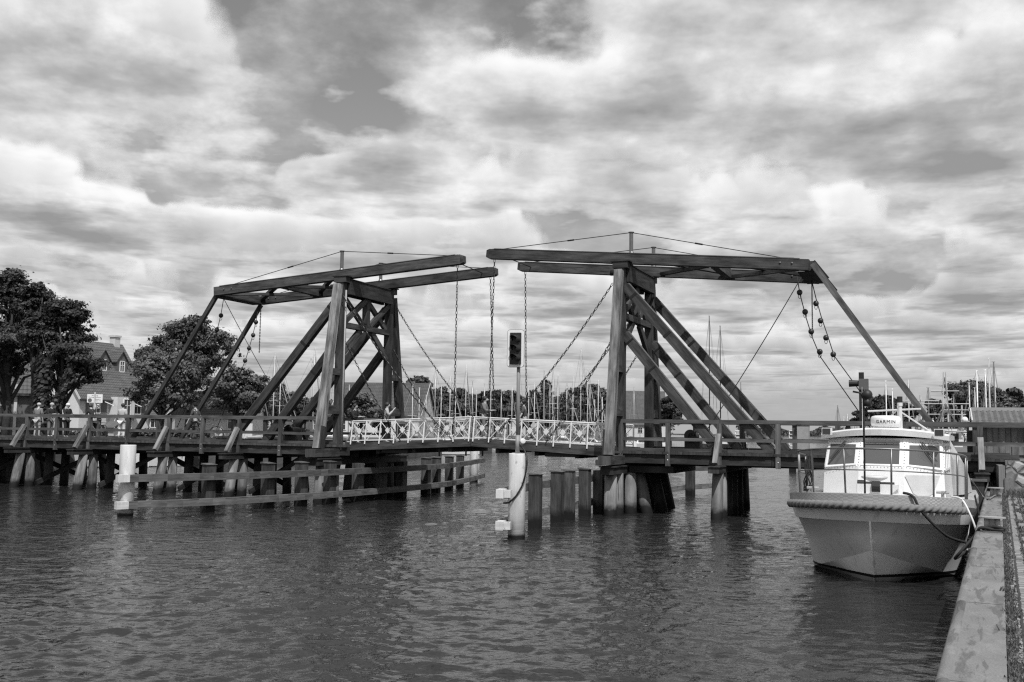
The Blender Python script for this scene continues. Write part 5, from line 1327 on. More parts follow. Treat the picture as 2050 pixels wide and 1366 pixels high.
tree('broadleaf_tree', 'dark dense tree with ivy trunk in front of the white house', 122, 56, 606, 150, 770, 'leafdark', 12000, .28, group=G1, seed=5)
tree('broadleaf_tree', 'slim dark tree top rising between the two big left trees', 62, 57, 560, 90, 690, 'leafdark', 4500, .27, group=G1, seed=21)
# ivy clad trunks under the dark tree
iv = MB(); tn = []
def ivy_trunk(pxs, rad, n, label):
    x0, y0 = None, None; pts = []
    for px, py in pxs:
        x, y = xyat(px, 55); pts.append(V((x, y, zat(px, py, 55))))
    t = thing('ivy_trunk', V((pts[0].x, pts[0].y, GZ)), label, 'tree trunk', 'ivy covered trunks')
    m1 = MB(); m1.tube(pts, rad, 9, rr=[rad * (1.2 - .4 * k / (len(pts)-1)) for k in range(len(pts))]); m1.build('trunk', M['bark'], t, smooth=True)
    m2 = MB(); tn = []
    for k in range(n):
        f = rnd.random() * (len(pts) - 1); i = min(int(f), len(pts) - 2); p = pts[i].lerp(pts[i+1], f - i); a = rnd.random() * 6.28; q = p + V((math.cos(a), math.sin(a), 0)) * rad * rnd.uniform(.9, 1.7) + V((0, 0, rnd.gauss(0, .1)))
        nr = V((math.cos(a), math.sin(a), rnd.gauss(.3, .4))).normalized(); e1 = nr.orthogonal().normalized(); e2 = nr.cross(e1); L = .13; m2.quad([q - e1*L, q + e2*L*.7, q + e1*L, q - e2*L*.7]); tn.append(rnd.random() * .5)
    o = m2.build('ivy', M['leafdark'], t, normals=False); a = o.data.attributes.new('tone', 'FLOAT', 'FACE'); a.data.foreach_set('value', tn)
ivy_trunk([(84, 880), (84, 820), (82, 770), (88, 720)], .32, 1500, 'thick upright ivy covered trunk left of the white gable')
ivy_trunk([(103, 830), (110, 800), (126, 776), (133, 745), (140, 715)], .20, 260, 'leaning bare trunk crossing the white gable')
ivy_trunk([(127, 775), (138, 768), (148, 752)], .09, 30, 'thin side branch forking off in front of the white gable')
tree('weeping_tree', 'thin drooping birch like tree beside the chimney', 268, 112, 688, 42, 800, 'leafmid', 3500, .30, 'birch', group=G1)
tree('broadleaf_tree', 'pale leafed bushy tree in front of the big dark one, right of the house', 322, 72, 702, 146, 822, 'leaflight', 9500, .30, group=G1, seed=8)
tree('broadleaf_tree', 'big dark rounded tree behind the slanting stay poles', 375, 90, 634, 170, 790, 'leafmid', 13000, .36, group=G1, seed=15)
tree('broadleaf_tree', 'pale bushy tree with the short mast in front', 470, 82, 738, 112, 830, 'leaflight', 7500, .32, group=G1, seed=31)
tree('broadleaf_tree', 'feathery pale tree top behind the first tall mast', 545, 120, 758, 52, 820, 'leaflight', 3500, .36, 'birch', group=G1)
G2 = 'trees along the harbour bank'
for i, (px, d, top, wpx, cb, lm, n, l) in enumerate([
    (587, 125, 785, 60, 835, 'leafmid', 3500, 'dark round tree between the two left struts'),
    (635, 130, 792, 45, 838, 'leafmid', 2500, 'small dark tree directly left of the pale tower leg'),
    (722, 100, 788, 72, 846, 'leaflight', 6000, 'bushy light tree in front of the broad tiled roof'),
    (838, 150, 754, 60, 800, 'leafmid', 4000, 'tall tree at the right end of the broad tiled roof'),
    (757, 105, 822, 30, 856, 'leafmid', 1800, 'low bush right of the bushy tree by the tiled roof'),
    (882, 160, 778, 60, 835, 'leafmid', 4500, 'tree behind the lifting leaf right of the white gable'),
    (925, 165, 778, 62, 835, 'leafmid', 4500, 'tree behind the lifting leaf with a mast before its middle'),
    (962, 170, 786, 45, 835, 'leafdark', 2500, 'small dark tree left of the two hanging chains'),
    (990, 160, 780, 50, 840, 'leafdark', 3500, 'dark tree directly behind the two hanging chains'),
    (1018, 170, 784, 52, 840, 'leafmid', 3500, 'tree behind the traffic light pole'),
    (1142, 190, 800, 50, 846, 'leafmid', 3000, 'low tree between the birch and the big round tree'),
    (1180, 200, 772, 100, 846, 'leafmid', 7500, 'big round tree just left of the boat side tower'),
    (1222, 205, 798, 40, 850, 'leafmid', 2500, 'tree touching the pale leg of the boat side tower'),
    (1262, 290, 792, 36, 812, 'leafmid', 2000, 'small tree over the ridge of the tall tiled house, left one'),
    (1290, 285, 788, 34, 812, 'leafmid', 2000, 'small tree over the ridge of the tall tiled house, right one'),
    (1340, 230, 795, 56, 846, 'leafdark', 4000, 'dark tree behind the lower struts right of the tower'),
    (1312, 235, 808, 40, 850, 'leafmid', 2200, 'tree between the rear tower post and the dark tree'),
    (860, 175, 790, 60, 838, 'leafmid', 3000, 'low tree filling the gap right of the white gable'),
    (905, 180, 792, 60, 838, 'leafdark', 3000, 'low dark tree in the middle of the bank treeline'),
    (945, 185, 790, 60, 838, 'leafmid', 3000, 'low tree behind the joint of the bridge leaves'),
    (1040, 190, 794, 60, 840, 'leafdark', 3000, 'low dark tree right behind the hanging chain of the boat side beams'),
    (1115, 205, 796, 60, 846, 'leafmid', 3000, 'low tree filling the gap right of the birches'),
    (560, 135, 796, 60, 840, 'leafdark', 3000, 'low dark tree under the first big strut'),
    (610, 140, 798, 56, 840, 'leafmid', 3000, 'low tree under the second big strut'),
    (520, 130, 800, 50, 838, 'leafdark', 2500, 'low dark tree right of the pale bushy tree with the mast'),
    (1205, 215, 806, 50, 850, 'leafmid', 2500, 'low tree under the round tree by the pale tower leg'),
    (1496, 420, 842, 36, 862, 'leafdark', 1500, 'dark tree clump at the harbour mouth behind the long struts')]):
    tree('broadleaf_tree', l, px, d, top, wpx, cb, lm, n, .0032 * d, group=G2, seed=100 + i)
tree('birch_tree', 'tall drooping birch right of the traffic light', 1086, 180, 756, 56, 850, 'leafmid', 4500, .5, 'birch', group=G2)
tree('birch_tree', 'shorter left companion of the tall drooping birch', 1060, 182, 778, 28, 850, 'leafmid', 1800, .5, 'birch', group=G2)
G3 = 'trees behind the fishing boats'
for i, (px, d, top, wpx, cb, lm, n, l) in enumerate([
    (1768, 150, 793, 70, 840, 'leafdark', 4500, 'dark tree above the cabin roof left of the long stay pole'),
    (1728, 190, 822, 45, 850, 'leafdark', 2500, 'low dark tree behind the row of small masts'),
    (1812, 170, 808, 46, 845, 'leafdark', 3000, 'dark tree crossed by the long stay pole'),
    (1872, 160, 800, 46, 845, 'leafmid', 3000, 'tree behind the lattice mast of the fishing boat'),
    (1945, 120, 764, 112, 838, 'leafmid', 10000, 'big round tree behind the tall masts above the shed'),
    (1990, 125, 778, 56, 838, 'leafmid', 3500, 'right shoulder tree beside the big round one above the shed'),
    (2032, 140, 778, 60, 840, 'leafdark', 4500, 'dark tree at the right edge above the shed roof'),
    (2020, 100, 800, 50, 845, 'leaflight', 3000, 'pale bushy tree at the right edge just over the shed ridge'),
    (1905, 130, 830, 50, 868, 'leafmid', 2500, 'low bush behind the fishing boat rigging')]):
    tree('broadleaf_tree', l, px, d, top, wpx, cb, lm, n, .0032 * d, group=G3, seed=200 + i, base=2.0)
# far wooded shore
fw = MB(); tn = []
for i in range(9000):
    px = 1490 + 420 * rnd.random(); d = 1150 + rnd.random() * 120; x, y = xyat(px, d); hh = 8.5 + 2.5 * math.sin(px * .05) + 1.8 * math.sin(px * .13 + 1) ; z = .5 + hh * rnd.random() ** .7
    a = rnd.random() * 6.28; e1 = V((math.cos(a), math.sin(a), rnd.gauss(0, .5))).normalized() * rnd.uniform(.9, 2.0); e2 = V((0, 0, 1)).cross(e1).normalized() * .3 + Z * rnd.uniform(.5, 1.2); q = V((x, y, z))
    fw.quad([q - e1, q - e2, q + e1, q + e2]); tn.append(rnd.random())
o = fw.build('far_wood', M['leaffar'], kind='stuff', normals=False); a = o.data.attributes.new('tone', 'FLOAT', 'FACE'); a.data.foreach_set('value', tn); o['label'] = 'low wooded shore on the far side of the bay'
x0, y0 = xyat(1490, 1140); x1, y1 = xyat(2200, 1140)
land('far_shore_ground', [(x0, y0), (x1, y1), (x1 + 200, y1 + 500), (x0 - 100, y0 + 500)], .9, M['bank'])
bw_ = MB(); tn = []
for i in range(16000):
    px = 490 + 860 * rnd.random(); d = 262 + rnd.random() * 26; x, y = xyat(px, d); tp = 812 + 7 * math.sin(px * .045) + 5 * math.sin(px * .11 + 2) + 3 * math.sin(px * .31); hh = zat(px, tp, d) - GZ; z = GZ + hh * rnd.random() ** .55
    a = rnd.random() * 6.28; e1 = V((math.cos(a), math.sin(a), rnd.gauss(0, .5))).normalized() * rnd.uniform(.22, .5); e2 = V((rnd.gauss(0, .3), rnd.gauss(0, .3), 1)).normalized() * rnd.uniform(.15, .35); q = V((x, y, z))
    bw_.quad([q - e1, q - e2, q + e1, q + e2]); tn.append(rnd.random())
o = bw_.build('bank_wood', M['leafmid'], kind='stuff', normals=False); a = o.data.attributes.new('tone', 'FLOAT', 'FACE'); a.data.foreach_set('value', tn); o['label'] = 'low belt of trees closing the far side of the harbour'
# hedges / shrubs on the left bank
def hedge(px0, px1, d, top, label, lm='leafmid'):
    m_ = MB(); tn = []
    for k in range(2600):
        px = px0 + (px1 - px0) * rnd.random(); x, y = xyat(px, d + rnd.random() * 1.6); zt = zat(px, top, d); z = GZ + (zt - GZ) * rnd.random() ** .6 + rnd.gauss(0, .06); q = V((x, y, z))
        nr = V((rnd.gauss(0, 1), rnd.gauss(-.6, 1), rnd.gauss(.5, 1))).normalized(); e1 = nr.orthogonal().normalized() * .14; e2 = nr.cross(e1) * .7; m_.quad([q - e1, q + e2, q + e1, q - e2]); tn.append(rnd.random())
    o = m_.build('hedge', M[lm], normals=False); a = o.data.attributes.new('tone', 'FLOAT', 'FACE'); a.data.foreach_set('value', tn); tag(o, label, 'hedge', 'hedges along the left bank')
hedge(130, 240, 66, 868, 'low hedge behind the people left of the info desk'); hedge(262, 420, 78, 862, 'long clipped hedge beyond the slanting stay poles'); hedge(480, 620, 100, 862, 'low hedge under the dark struts by the boats', 'leafdark')
# ------------------------------------------------------------------ sailing boats
def sail_proto(kind):
    """boat along +y, waterline z=0, 8 m long, mast height 1 (scaled later by parts)"""
    return None
def sailboat(px, d, top, label, group, mastm='steel', az=None, L=8.0, hullm='white', lean=0.0, sail=True, spread=1, thick=1.0, name='sailing_boat', cabm='lgrey'):
    x, y = xyat(px, d); H = zat(px, top, d); az = az if az is not None else rnd.uniform(-.5, .5) + 1.2
    t = thing(name, V((x, y, 0)), label, 'sailing boat', group); f = V((math.cos(az), math.sin(az), 0)); s_ = V((-f.y, f.x, 0)); c = V((x, y, 0)); hb = L * .16
    rows = []
    for k in range(9):
        q = k / 8; w_ = hb * math.sin(math.pi * (.14 + .80 * q)) ** .75 if q < 1 else .02; a = L * (q - .45); sh = .85 + .25 * abs(q - .35) ** 1.5
        if k == 8: w_ = .02
        rows.append([c + f*a - s_*w_ + Z*sh, c + f*a*.96 - s_*w_*.8 + Z*.1, c + f*a*.9 - Z*.35, c + f*a*.96 + s_*w_*.8 + Z*.1, c + f*a + s_*w_ + Z*sh])
    h = MB(); h.loft(rows, closed=True); h.quad(rows[0]); h.build('hull', M[hullm], t, smooth=False)
    cb = MB(); cb.hexa([c - f*L*.12 - s_*hb*.6 + Z*.9, c - f*L*.12 + s_*hb*.6 + Z*.9, c - f*L*.12 + s_*hb*.5 + Z*1.4, c - f*L*.12 - s_*hb*.5 + Z*1.4], [c + f*L*.22 - s_*hb*.4 + Z*.9, c + f*L*.22 + s_*hb*.4 + Z*.9, c + f*L*.2 + s_*hb*.3 + Z*1.15, c + f*L*.2 - s_*hb*.3 + Z*1.15]); cb.build('cabin', M[cabm], t)
    mp = c + f*L*.06; r_ = max(.05, .00048 * d) * thick; tp = mp + Z*H + V((lean, 0, 0)) * H
    m_ = MB(); m_.tube([mp + Z*.5, mp.lerp(tp, .5) + Z*.25, tp], r_, 6, rr=[r_, r_, r_*.7]); m_.build('mast', M[mastm], t, smooth=True)
    rg = MB(); wr = max(.008, .00012 * d)
    rg.tube([tp, c + f*L*.52 + Z*1.0], wr, 4); rg.tube([tp, c - f*L*.42 + Z*1.0], wr, 4)
    for q in (1, -1): rg.tube([tp - Z*.4, mp.lerp(tp, .55) + s_*q*.55*spread, mp + s_*q*hb*.9 + Z*.95], wr, 4)
    rg.build('rigging', M['dgrey'], t)
    if spread:
        sp = MB(); sp.tube([mp.lerp(tp, .55) - s_*.6*spread, mp.lerp(tp, .55) + s_*.6*spread], r_*.45, 5); sp.tube([tp - s_*.12, tp + s_*.16], r_*.3, 4); sp.build('spreader', M[mastm], t)
    bm = MB(); bm.tube([mp + Z*1.75, mp - f*L*.4 + Z*1.85], .07, 6); bo = bm.build('boom', M['steel'], t)
    if sail: sl = MB(); sl.tube([mp - f*.2 + Z*1.88, mp - f*L*.2 + Z*1.98, mp - f*L*.38 + Z*1.95], .16, 7, rr=[.2, .17, .1]); sl.build('sail_cover', M[rnd.choice(['cloth_dark', 'cloth_light', 'cloth_mid', 'cloth_white'])], bo)
    if rnd.random() < .6: fo = MB(); a, b = c + f*L*.5 + Z*1.1, mp + Z*H*.93; fo.tube([a, a.lerp(b, .5), b], r_*.7, 5, rr=[r_*.7, r_*.9, r_*.4]); fo.build('furled_jib', M['lgrey'], t)
    return t
SG = 'sailing boats moored along the left bank'
ms = [(465, 84, 742, 'sailing boat with short bare mast in front of the pale bushy tree'), (538, 92, 706, 'sailing boat with leaning white mast at the top of the first dark strut'), (551, 96, 728, 'sailing boat with thin dark mast beside the leaning white mast'),
 (609, 100, 717, 'sailing boat with a light mast between the two big left struts'), (622, 104, 695, 'sailing boat with tall thin mast just left of the pale tower leg'), (665, 108, 736, 'sailing boat with white mast half hidden by the house side tower'), (693, 112, 770, 'sailing boat with short mast seen inside the house side tower'),
 (820, 118, 770, 'sailing boat with short mast before the broad tiled roof'), (835, 122, 776, 'sailing boat with mast against the right end of the tiled roof'), (865, 122, 740, 'sailing boat with pale mast right of the white gable'), (894, 126, 753, 'sailing boat with thin mast left of the front lifting chain'), (929, 128, 730, 'sailing boat with thick white mast right of the front lifting chain'),
 (945, 132, 762, 'sailing boat with dark capped mast behind the joint of the leaves'), (953, 140, 781, 'sailing boat with short mast just right of the leaf joint'), (982, 136, 715, 'sailing boat with white mast beside the pair of hanging chains'), (1003, 140, 783, 'sailing boat with short mast left of the traffic light pole'), (1038, 138, 728, 'sailing boat with slim mast close behind the right hanging chain'),
 (1067, 150, 766, 'sailing boat with thin mast before the left birch'), (1088, 148, 741, 'sailing boat with mast before the tall birch'), (1107, 152, 732, 'sailing boat with tall mast right of the birch'), (1117, 158, 750, 'sailing boat with slightly leaning mast between birch and round tree'), (1129, 160, 768, 'sailing boat with shorter mast left of the big round tree'),
 (1158, 154, 698, 'sailing boat with the tallest white mast before the big round tree'), (1172, 160, 737, 'sailing boat with mast right next to the tallest white one'), (1179, 170, 772, 'sailing boat with lower thin mast in the middle of the round tree'), (1187, 172, 800, 'sailing boat with the lowest mast before the round tree'), (1204, 168, 795, 'sailing boat with slanting short mast beside the pale tower leg'),
 (848, 128, 790, 'sailing boat with a low mast just left of the white gable corner'), (880, 134, 772, 'sailing boat with a slim mast between the white gable and the front chain'), (908, 138, 768, 'sailing boat with a slim mast directly behind the front lifting chain'), (968, 142, 768, 'sailing boat with a slim mast left of the two hanging chains'), (1022, 150, 776, 'sailing boat with a short mast just left of the traffic light pole foot'), (1054, 152, 772, 'sailing boat with a slim mast right of the right hanging chain'), (1098, 156, 770, 'sailing boat with a short mast right beside the tall birch'), (1146, 162, 752, 'sailing boat with a slim mast left of the tallest white one'), (1194, 168, 760, 'sailing boat with a slim mast before the right half of the round tree'),
 (1267, 172, 775, 'sailing boat with thin mast between the boat side tower posts')]
for i, (px, d, top, l) in enumerate(ms):
    sailboat(px, d, top, l, SG, 'lgrey' if i % 3 else 'steel', hullm=(['dgrey', 'grey', 'dgrey', 'lgrey', 'dgrey', 'white'] if px < 950 else ['white', 'dgrey', 'lgrey', 'dgrey', 'white', 'grey'])[i % 6], cabm='grey' if px < 950 and i % 3 else 'lgrey', lean=.0, L=7 + (i * 37 % 30) / 10, sail=i % 4 != 3)
for px, top, l in ((1418, 632, 'large dark ketch with the tallest black mast behind the struts'), (1440, 652, 'large dark yacht with the second tall black mast behind the struts')):
    sailboat(px, 190, top, l, 'tall dark masted boats at the harbour mouth', 'black', az=1.0, L=11, hullm='dgrey', spread=2.4, sail=False, thick=1.1)
sailboat(1483, 210, 766, 'sailing boat with thin dark mast right of the long rear strut', SG, 'dgrey', L=8, sail=False)
for i, (px, d, top) in enumerate([(1676, 240, 812)]): sailboat(px, d, top, 'lone sailing boat with thin dark mast left of the black signal post', SG, 'dgrey', L=8, sail=False)
SG2 = 'boats in the right hand harbour'
pos = ['first', 'second', 'third', 'fourth', 'fifth', 'sixth', 'seventh', 'eighth', 'ninth', 'tenth', 'eleventh']
for i, (px, top) in enumerate([(1688, 834), (1695, 829), (1701, 838), (1708, 828), (1713, 826), (1729, 822), (1738, 824), (1752, 818), (1760, 828)]):
    sailboat(px, 230 - i * 7, top, 'small white sailing boat, %s from the left in the crowd of low masts' % pos[i], SG2, 'lgrey', L=7, sail=i % 2 == 0, spread=.6)
for px, d, top, l, mm in [(1778, 118, 762, 'sailing boat with tall white mast left of the long stay pole', 'white'), (1790, 122, 778, 'sailing boat with white mast hidden partly by the long stay pole', 'white'), (1799, 126, 796, 'sailing boat with thin mast above the cabin roof right end', 'lgrey'), (1818, 112, 760, 'sailing boat with tall mast just right of the long stay pole', 'lgrey'), (1864, 92, 776, 'fishing cutter with dark pointed wooden mast', 'dgrey'), (1915, 88, 790, 'cutter with stout net hung mast before the big round tree', 'dsteel'),
    (1947, 90, 766, 'sailing boat with plain white mast left of the shed ridge', 'lgrey'), (1956, 94, 776, 'sailing boat with thin forward leaning mast left of the shed ridge', 'lgrey'), (1966, 82, 741, 'sailing boat with white mast, leftmost of the tall group above the shed', 'white'), (1978, 86, 739, 'sailing boat with white mast, second of the tall group above the shed', 'white'), (1984, 80, 716, 'sailing boat with the tallest mast above the shed roof', 'lgrey'), (1990, 84, 724, 'sailing boat with dark mast beside the tallest one above the shed', 'dgrey'), (1994, 88, 764, 'sailing boat with short white mast at the right of the tall group', 'white')]:
    sailboat(px, d, top, l, SG2, mm, L=9, sail=False, spread=.9, thick=1.25 if mm != 'dgrey' else 1.4)
def fishing_boat(px, d, top, label, lattice):
    x, y = xyat(px, d); H = zat(px, top, d); c = V((x, y, 0)); t = thing('fishing_boat', c, label, 'fishing boat', 'fishing boats in the right hand harbour'); f = V((.3, .95, 0)).normalized(); s_ = V((f.y, -f.x, 0)); L = 11
    rows = []
    for k in range(9):
        q = k / 8; w_ = 1.9 * math.sin(math.pi * (.16 + .8 * q)) ** .6 if k < 8 else .05; a = L * (q - .5); sh = 1.2 + .8 * q * q
        rows.append([c + f*a - s_*w_ + Z*sh, c + f*a - s_*w_*.85, c + f*a*.95 - Z*.5, c + f*a + s_*w_*.85, c + f*a + s_*w_ + Z*sh])
    h = MB(); h.loft(rows, closed=True); h.quad(rows[0]); h.build('hull', M['dgrey'], t)
    b = MB(); b.beam(c + f*1.2 + Z*1.2, c + f*1.2 + Z*3.4, 2.2, 2.6, s_); w_ = b.build('wheelhouse', M['white'], t)
    b = MB(); 
    for k in (-.6, 0, .6): b.box(c + f*-.11 + s_*k + Z*2.8, .5, .03, .6, s_)
    b.build('pane', M['glass'], w_)
    b = MB(); m0 = c - f*.6
    if lattice:
        for q in (-.14, .14): b.tube([m0 + s_*q*1.8 + Z*1, m0 + s_*q*.5 + Z*H], .05, 5)
        k = 1.2
        while k < H - .4: b.tube([m0 - s_*.2 + Z*k, m0 + s_*.2 + Z*(k + .2)], .025, 4); k += .4
    else: b.tube([m0 + Z*1, m0 + Z*H], .08, 7, rr=[.12, .06])
    b.build('mast', M['lgrey'], t)
    b = MB()
    for zz, wd in ((.82, .9), (.70, 1.5), (.60, 1.3), (.5, 1.7)) if lattice else ((.93, 1.25), (.55, 1.1)): b.tube([m0 - s_*wd + Z*H*zz, m0 + s_*wd + Z*H*zz], .04, 5)
    b.build('cross_spar', M['grey'], t)
    b = MB(); b.lathe(m0 + Z*H*.62, [(.02, 0), (.3, .12), (.32, .16), (.02, .2)], 12); b.ball(m0 + s_*1.2 + Z*H*.55, .22, 8); b.ball(m0 - s_*.9 + Z*H*.5 + Z*.2, .18, 8); b.build('radar', M['white'], t)
    b = MB()
    for q in (-1, 1): b.tube([m0 + Z*H*.7, m0 - f*4.4 + s_*q*1.5 + Z*1.2], .05, 5); b.tube([m0 + Z*H*.7, m0 + f*4 + s_*q*1.3 + Z*1.4], .05, 5)
    b.tube([m0 + Z*H*.95, m0 + f*5 + Z*1.8], .02, 4); b.tube([m0 + Z*H*.95, m0 - f*5 + Z*1.8], .02, 4)
    b.build('rigging', M['dsteel'], t)
    b = MB(); b.tube([c - f*4.5 - s_*1.5 + Z*1, c - f*4.5 - s_*1.2 + Z*3.2, c - f*4.5 + s_*1.2 + Z*3.2, c - f*4.5 + s_*1.5 + Z*1], .07, 6); b.build('stern_gantry', M['steel'], t)
fishing_boat(1843, 74, 792, 'fishing boat with a T shaped radar mast behind the cabin roof', False); fishing_boat(1892, 70, 746, 'fishing boat with a tall lattice mast and white cross spars', True); fishing_boat(1925, 80, 812, 'fishing boat with a low mast and nets left of the shed', False)
# small white motor boats seen below the deck
def motor(px, d, label, L=6.0, az=.3):
    x, y = xyat(px, d); c = V((x, y, 0)); t = thing('small_motor_boat', c, label, 'motor boat', 'small motor boats by the left bank'); f = V((math.cos(az), math.sin(az), 0)); s_ = V((-f.y, f.x, 0)); rows = []
    for k in range(8):
        q = k / 7; w_ = 1.1 * math.sin(math.pi * (.18 + .8 * q)) ** .6 if k < 7 else .04; a = L * (q - .5); sh = .9 + .35 * q
        rows.append([c + f*a - s_*w_ + Z*sh, c + f*a - s_*w_*.8 + Z*.05, c + f*a*.9 - Z*.3, c + f*a + s_*w_*.8 + Z*.05, c + f*a + s_*w_ + Z*sh])
    h = MB(); h.loft(rows, closed=True); h.quad(rows[0]); h.build('hull', M['white'], t)
    b = MB(); b.hexa([c - f*1.2 - s_*.8 + Z*.9, c - f*1.2 + s_*.8 + Z*.9, c - f*1.1 + s_*.65 + Z*1.75, c - f*1.1 - s_*.65 + Z*1.75], [c + f*1.6 - s_*.6 + Z*1, c + f*1.6 + s_*.6 + Z*1, c + f*.7 + s_*.5 + Z*1.75, c + f*.7 - s_*.5 + Z*1.75]); cb = b.build('cabin', M['white'], t)
    b = MB(); b.quad([c - s_*.77 - f*.9 + Z*1.2, c - s_*.70 + f*.9 + Z*1.25, c - s_*.62 + f*.6 + Z*1.65, c - s_*.70 - f*.9 + Z*1.65]); b.build('pane', M['glass'], cb)
for px, d, l in ((212, 70, 'small motor boat with dark cover left of the left white pile'), (290, 72, 'bright white motor boat seen under the deck right of the left white pile'), (332, 76, 'white motor boat under the deck between two piles'), (640, 86, 'motor boat behind the piles of the house side tower'), (690, 84, 'white motor boat just under the tower sill'), (560, 84, 'motor boat with low cabin seen below the deck'), (893, 118, 'motor boat below the lifting leaf'), (1225, 165, 'motor boat under the white railing beside the boat side tower'), (1290, 168, 'white motor boat between the tower posts'), (1180, 160, 'white motor boat low behind the white railing')): motor(px, d, l, 6 if d < 100 else 8, rnd.uniform(-.3, .5))
# boat covers / white steps on the far piers
for px, d, l in ((1480, 75, 'white boarding steps on the far pier behind the long struts'), (1588, 78, 'white boarding steps on the far pier beside the grey box')):
    x, y = xyat(px, d); c = V((x, y, 0)); t = thing('boarding_steps', c + Z*1.6, l, 'steps', 'boarding steps'); b = MB(); z_top = zat(px, 861, d)
    for q in (-.3, .3): b.tube([c + V((q, 0, 1.4)), c + V((q, 0, z_top))], .035, 5)
    for k in range(6): b.box(c + V((0, .02, 1.75 + (z_top - 1.8) * k / 5)), .6, .2, .05)
    b.build('ladder', M['white'], t); b = MB(); b.beam(c - Z*1.2 + V((0, .25, 0)), c + Z*1.6 + V((0, .25, 0)), .5, .5); b.build('pier_post', M['darkpile'], t)
x, y = xyat(1607, 78); b = MB(); b.beam((x, y, -1), (x, y, zat(1607, 852, 78)), .95, .9); t = thing('harbour_box', (x, y, 0), 'tall grey box standing on the far pier behind the right railing', 'box'); b.build('case', M['grey'], t)
b = MB(); b.beam((x, y, zat(1607, 852, 78)), (x, y, zat(1607, 851, 78)), 1.05, 1.0); b.build('lid', M['lgrey'], t)

# ------------------------------------------------------------------ sign, info desk
sx_, sy_ = W(-29.75, 4.9, 0)[:2]; sb = V((sx_, sy_, 2.22)); t = thing('warning_sign', sb, 'white warning sign board with a small dark pictogram board on a grey post', 'sign')
fw_ = (V((0, 0, 0)) - V((sx_, sy_, 0))).normalized(); sr = V((-fw_.y, fw_.x, 0)); 
b = MB(); b.cyl(sb - Z*.8, sb + Z*2.35, .045, 8); b.cyl(sb - Z*.8 - sr*.24, sb + Z*1.35 - sr*.24, .11, 8); b.build('post', M['lgrey'], t)
def board(c, w_, h_, mat, nm, dv=.02): b = MB(); b.beam(c - sr*w_/2, c + sr*w_/2, dv, h_, fw_); return b.build(nm, M[mat], t)
wb = board(sb + Z*2.02, .74, .44, 'white', 'sign_board'); pb = board(sb + Z*1.64, .52, .30, 'dgrey', 'pictogram_board')
def lettering(txt, c, size, parent):
    tc_ = bpy.data.curves.new('lettering', 'FONT'); tc_.body = txt; tc_.size = size; tc_.align_x = 'CENTER'; tc_.extrude = .001
    to = bpy.data.objects.new('tmp', tc_); COL.objects.link(to); dg = bpy.context.evaluated_depsgraph_get(); tm = bpy.data.meshes.new_from_object(to.evaluated_get(dg)); bpy.data.objects.remove(to)
    off = wpos(parent)
    for vv in tm.vertices: x, y, z = vv.co; vv.co = c + sr*x + Z*y + fw_*(.012 + z) - off
    tm.materials.clear(); tm.materials.append(M['black']); o = bpy.data.objects.new('lettering', tm); COL.objects.link(o); o.parent = parent
c = sb + Z*2.02
lettering('Achtung!', c + Z*.12, .085, wb); lettering('Durchgangsverkehr', c + Z*.035, .075, wb); lettering('ist gesperrt', c + sr*.12 - Z*.06, .07, wb); lettering('Anlieger frei', c + sr*.12 - Z*.14, .07, wb)
b = MB(); b.lathe(c - sr*.235 - Z*.10 + fw_*.011, [(.10, 0), (.10, .004)], 20, fw_); b.build('round_symbol', M['dgrey'], wb)
pc_ = sb + Z*1.64 + fw_*.012; b = MB()
for x in (-.16, -.02, .05): b.ball(pc_ + sr*x + Z*.07, .022, 6); b.beam(pc_ + sr*x + Z*.04, pc_ + sr*(x + .01) - Z*.03, .045, .006, sr); b.beam(pc_ + sr*(x-.01) - Z*.03, pc_ + sr*(x - .02) - Z*.12, .02, .006, sr); b.beam(pc_ + sr*(x+.012) - Z*.03, pc_ + sr*(x + .03) - Z*.12, .02, .006, sr)
b.beam(pc_ + sr*.12 + Z*.06, pc_ + sr*.22 + Z*.06, .05, .006, Z); b.beam(pc_ + sr*.11 - Z*.02, pc_ + sr*.23 - Z*.10, .02, .006, sr)
for q in ((-1, -1, 1, -1), (1, -1, 1, 1), (1, 1, -1, 1), (-1, 1, -1, -1)): b.beam(pc_ + sr*.245*q[0] + Z*.135*q[1], pc_ + sr*.245*q[2] + Z*.135*q[3], .012, .006, fw_)
b.build('pictograms', M['white'], pb)
kx, ky = xyat(224, 61); kb = V((kx, ky, GZ)); t = thing('info_desk', kb, 'slanted information desk on a panelled base behind the left railing', 'information board'); dirr = V((.92, -.38, 0)); dn = V((-.38, -.92, 0))
b = MB(); b.beam(kb + Z*.0, kb + Z*.95, .62, .35, dirr); b.build('base', M['lgrey'], t)
b = MB(); b.hexa([kb - dirr*.5 + dn*.35 + Z*.95, kb + dirr*.5 + dn*.35 + Z*.95, kb + dirr*.5 - dn*.3 + Z*1.3, kb - dirr*.5 - dn*.3 + Z*1.3], [kb - dirr*.5 + dn*.33 + Z*1.02, kb + dirr*.5 + dn*.33 + Z*1.02, kb + dirr*.5 - dn*.3 + Z*1.37, kb - dirr*.5 - dn*.3 + Z*1.37]); b.build('desk_top', M['dgrey'], t)
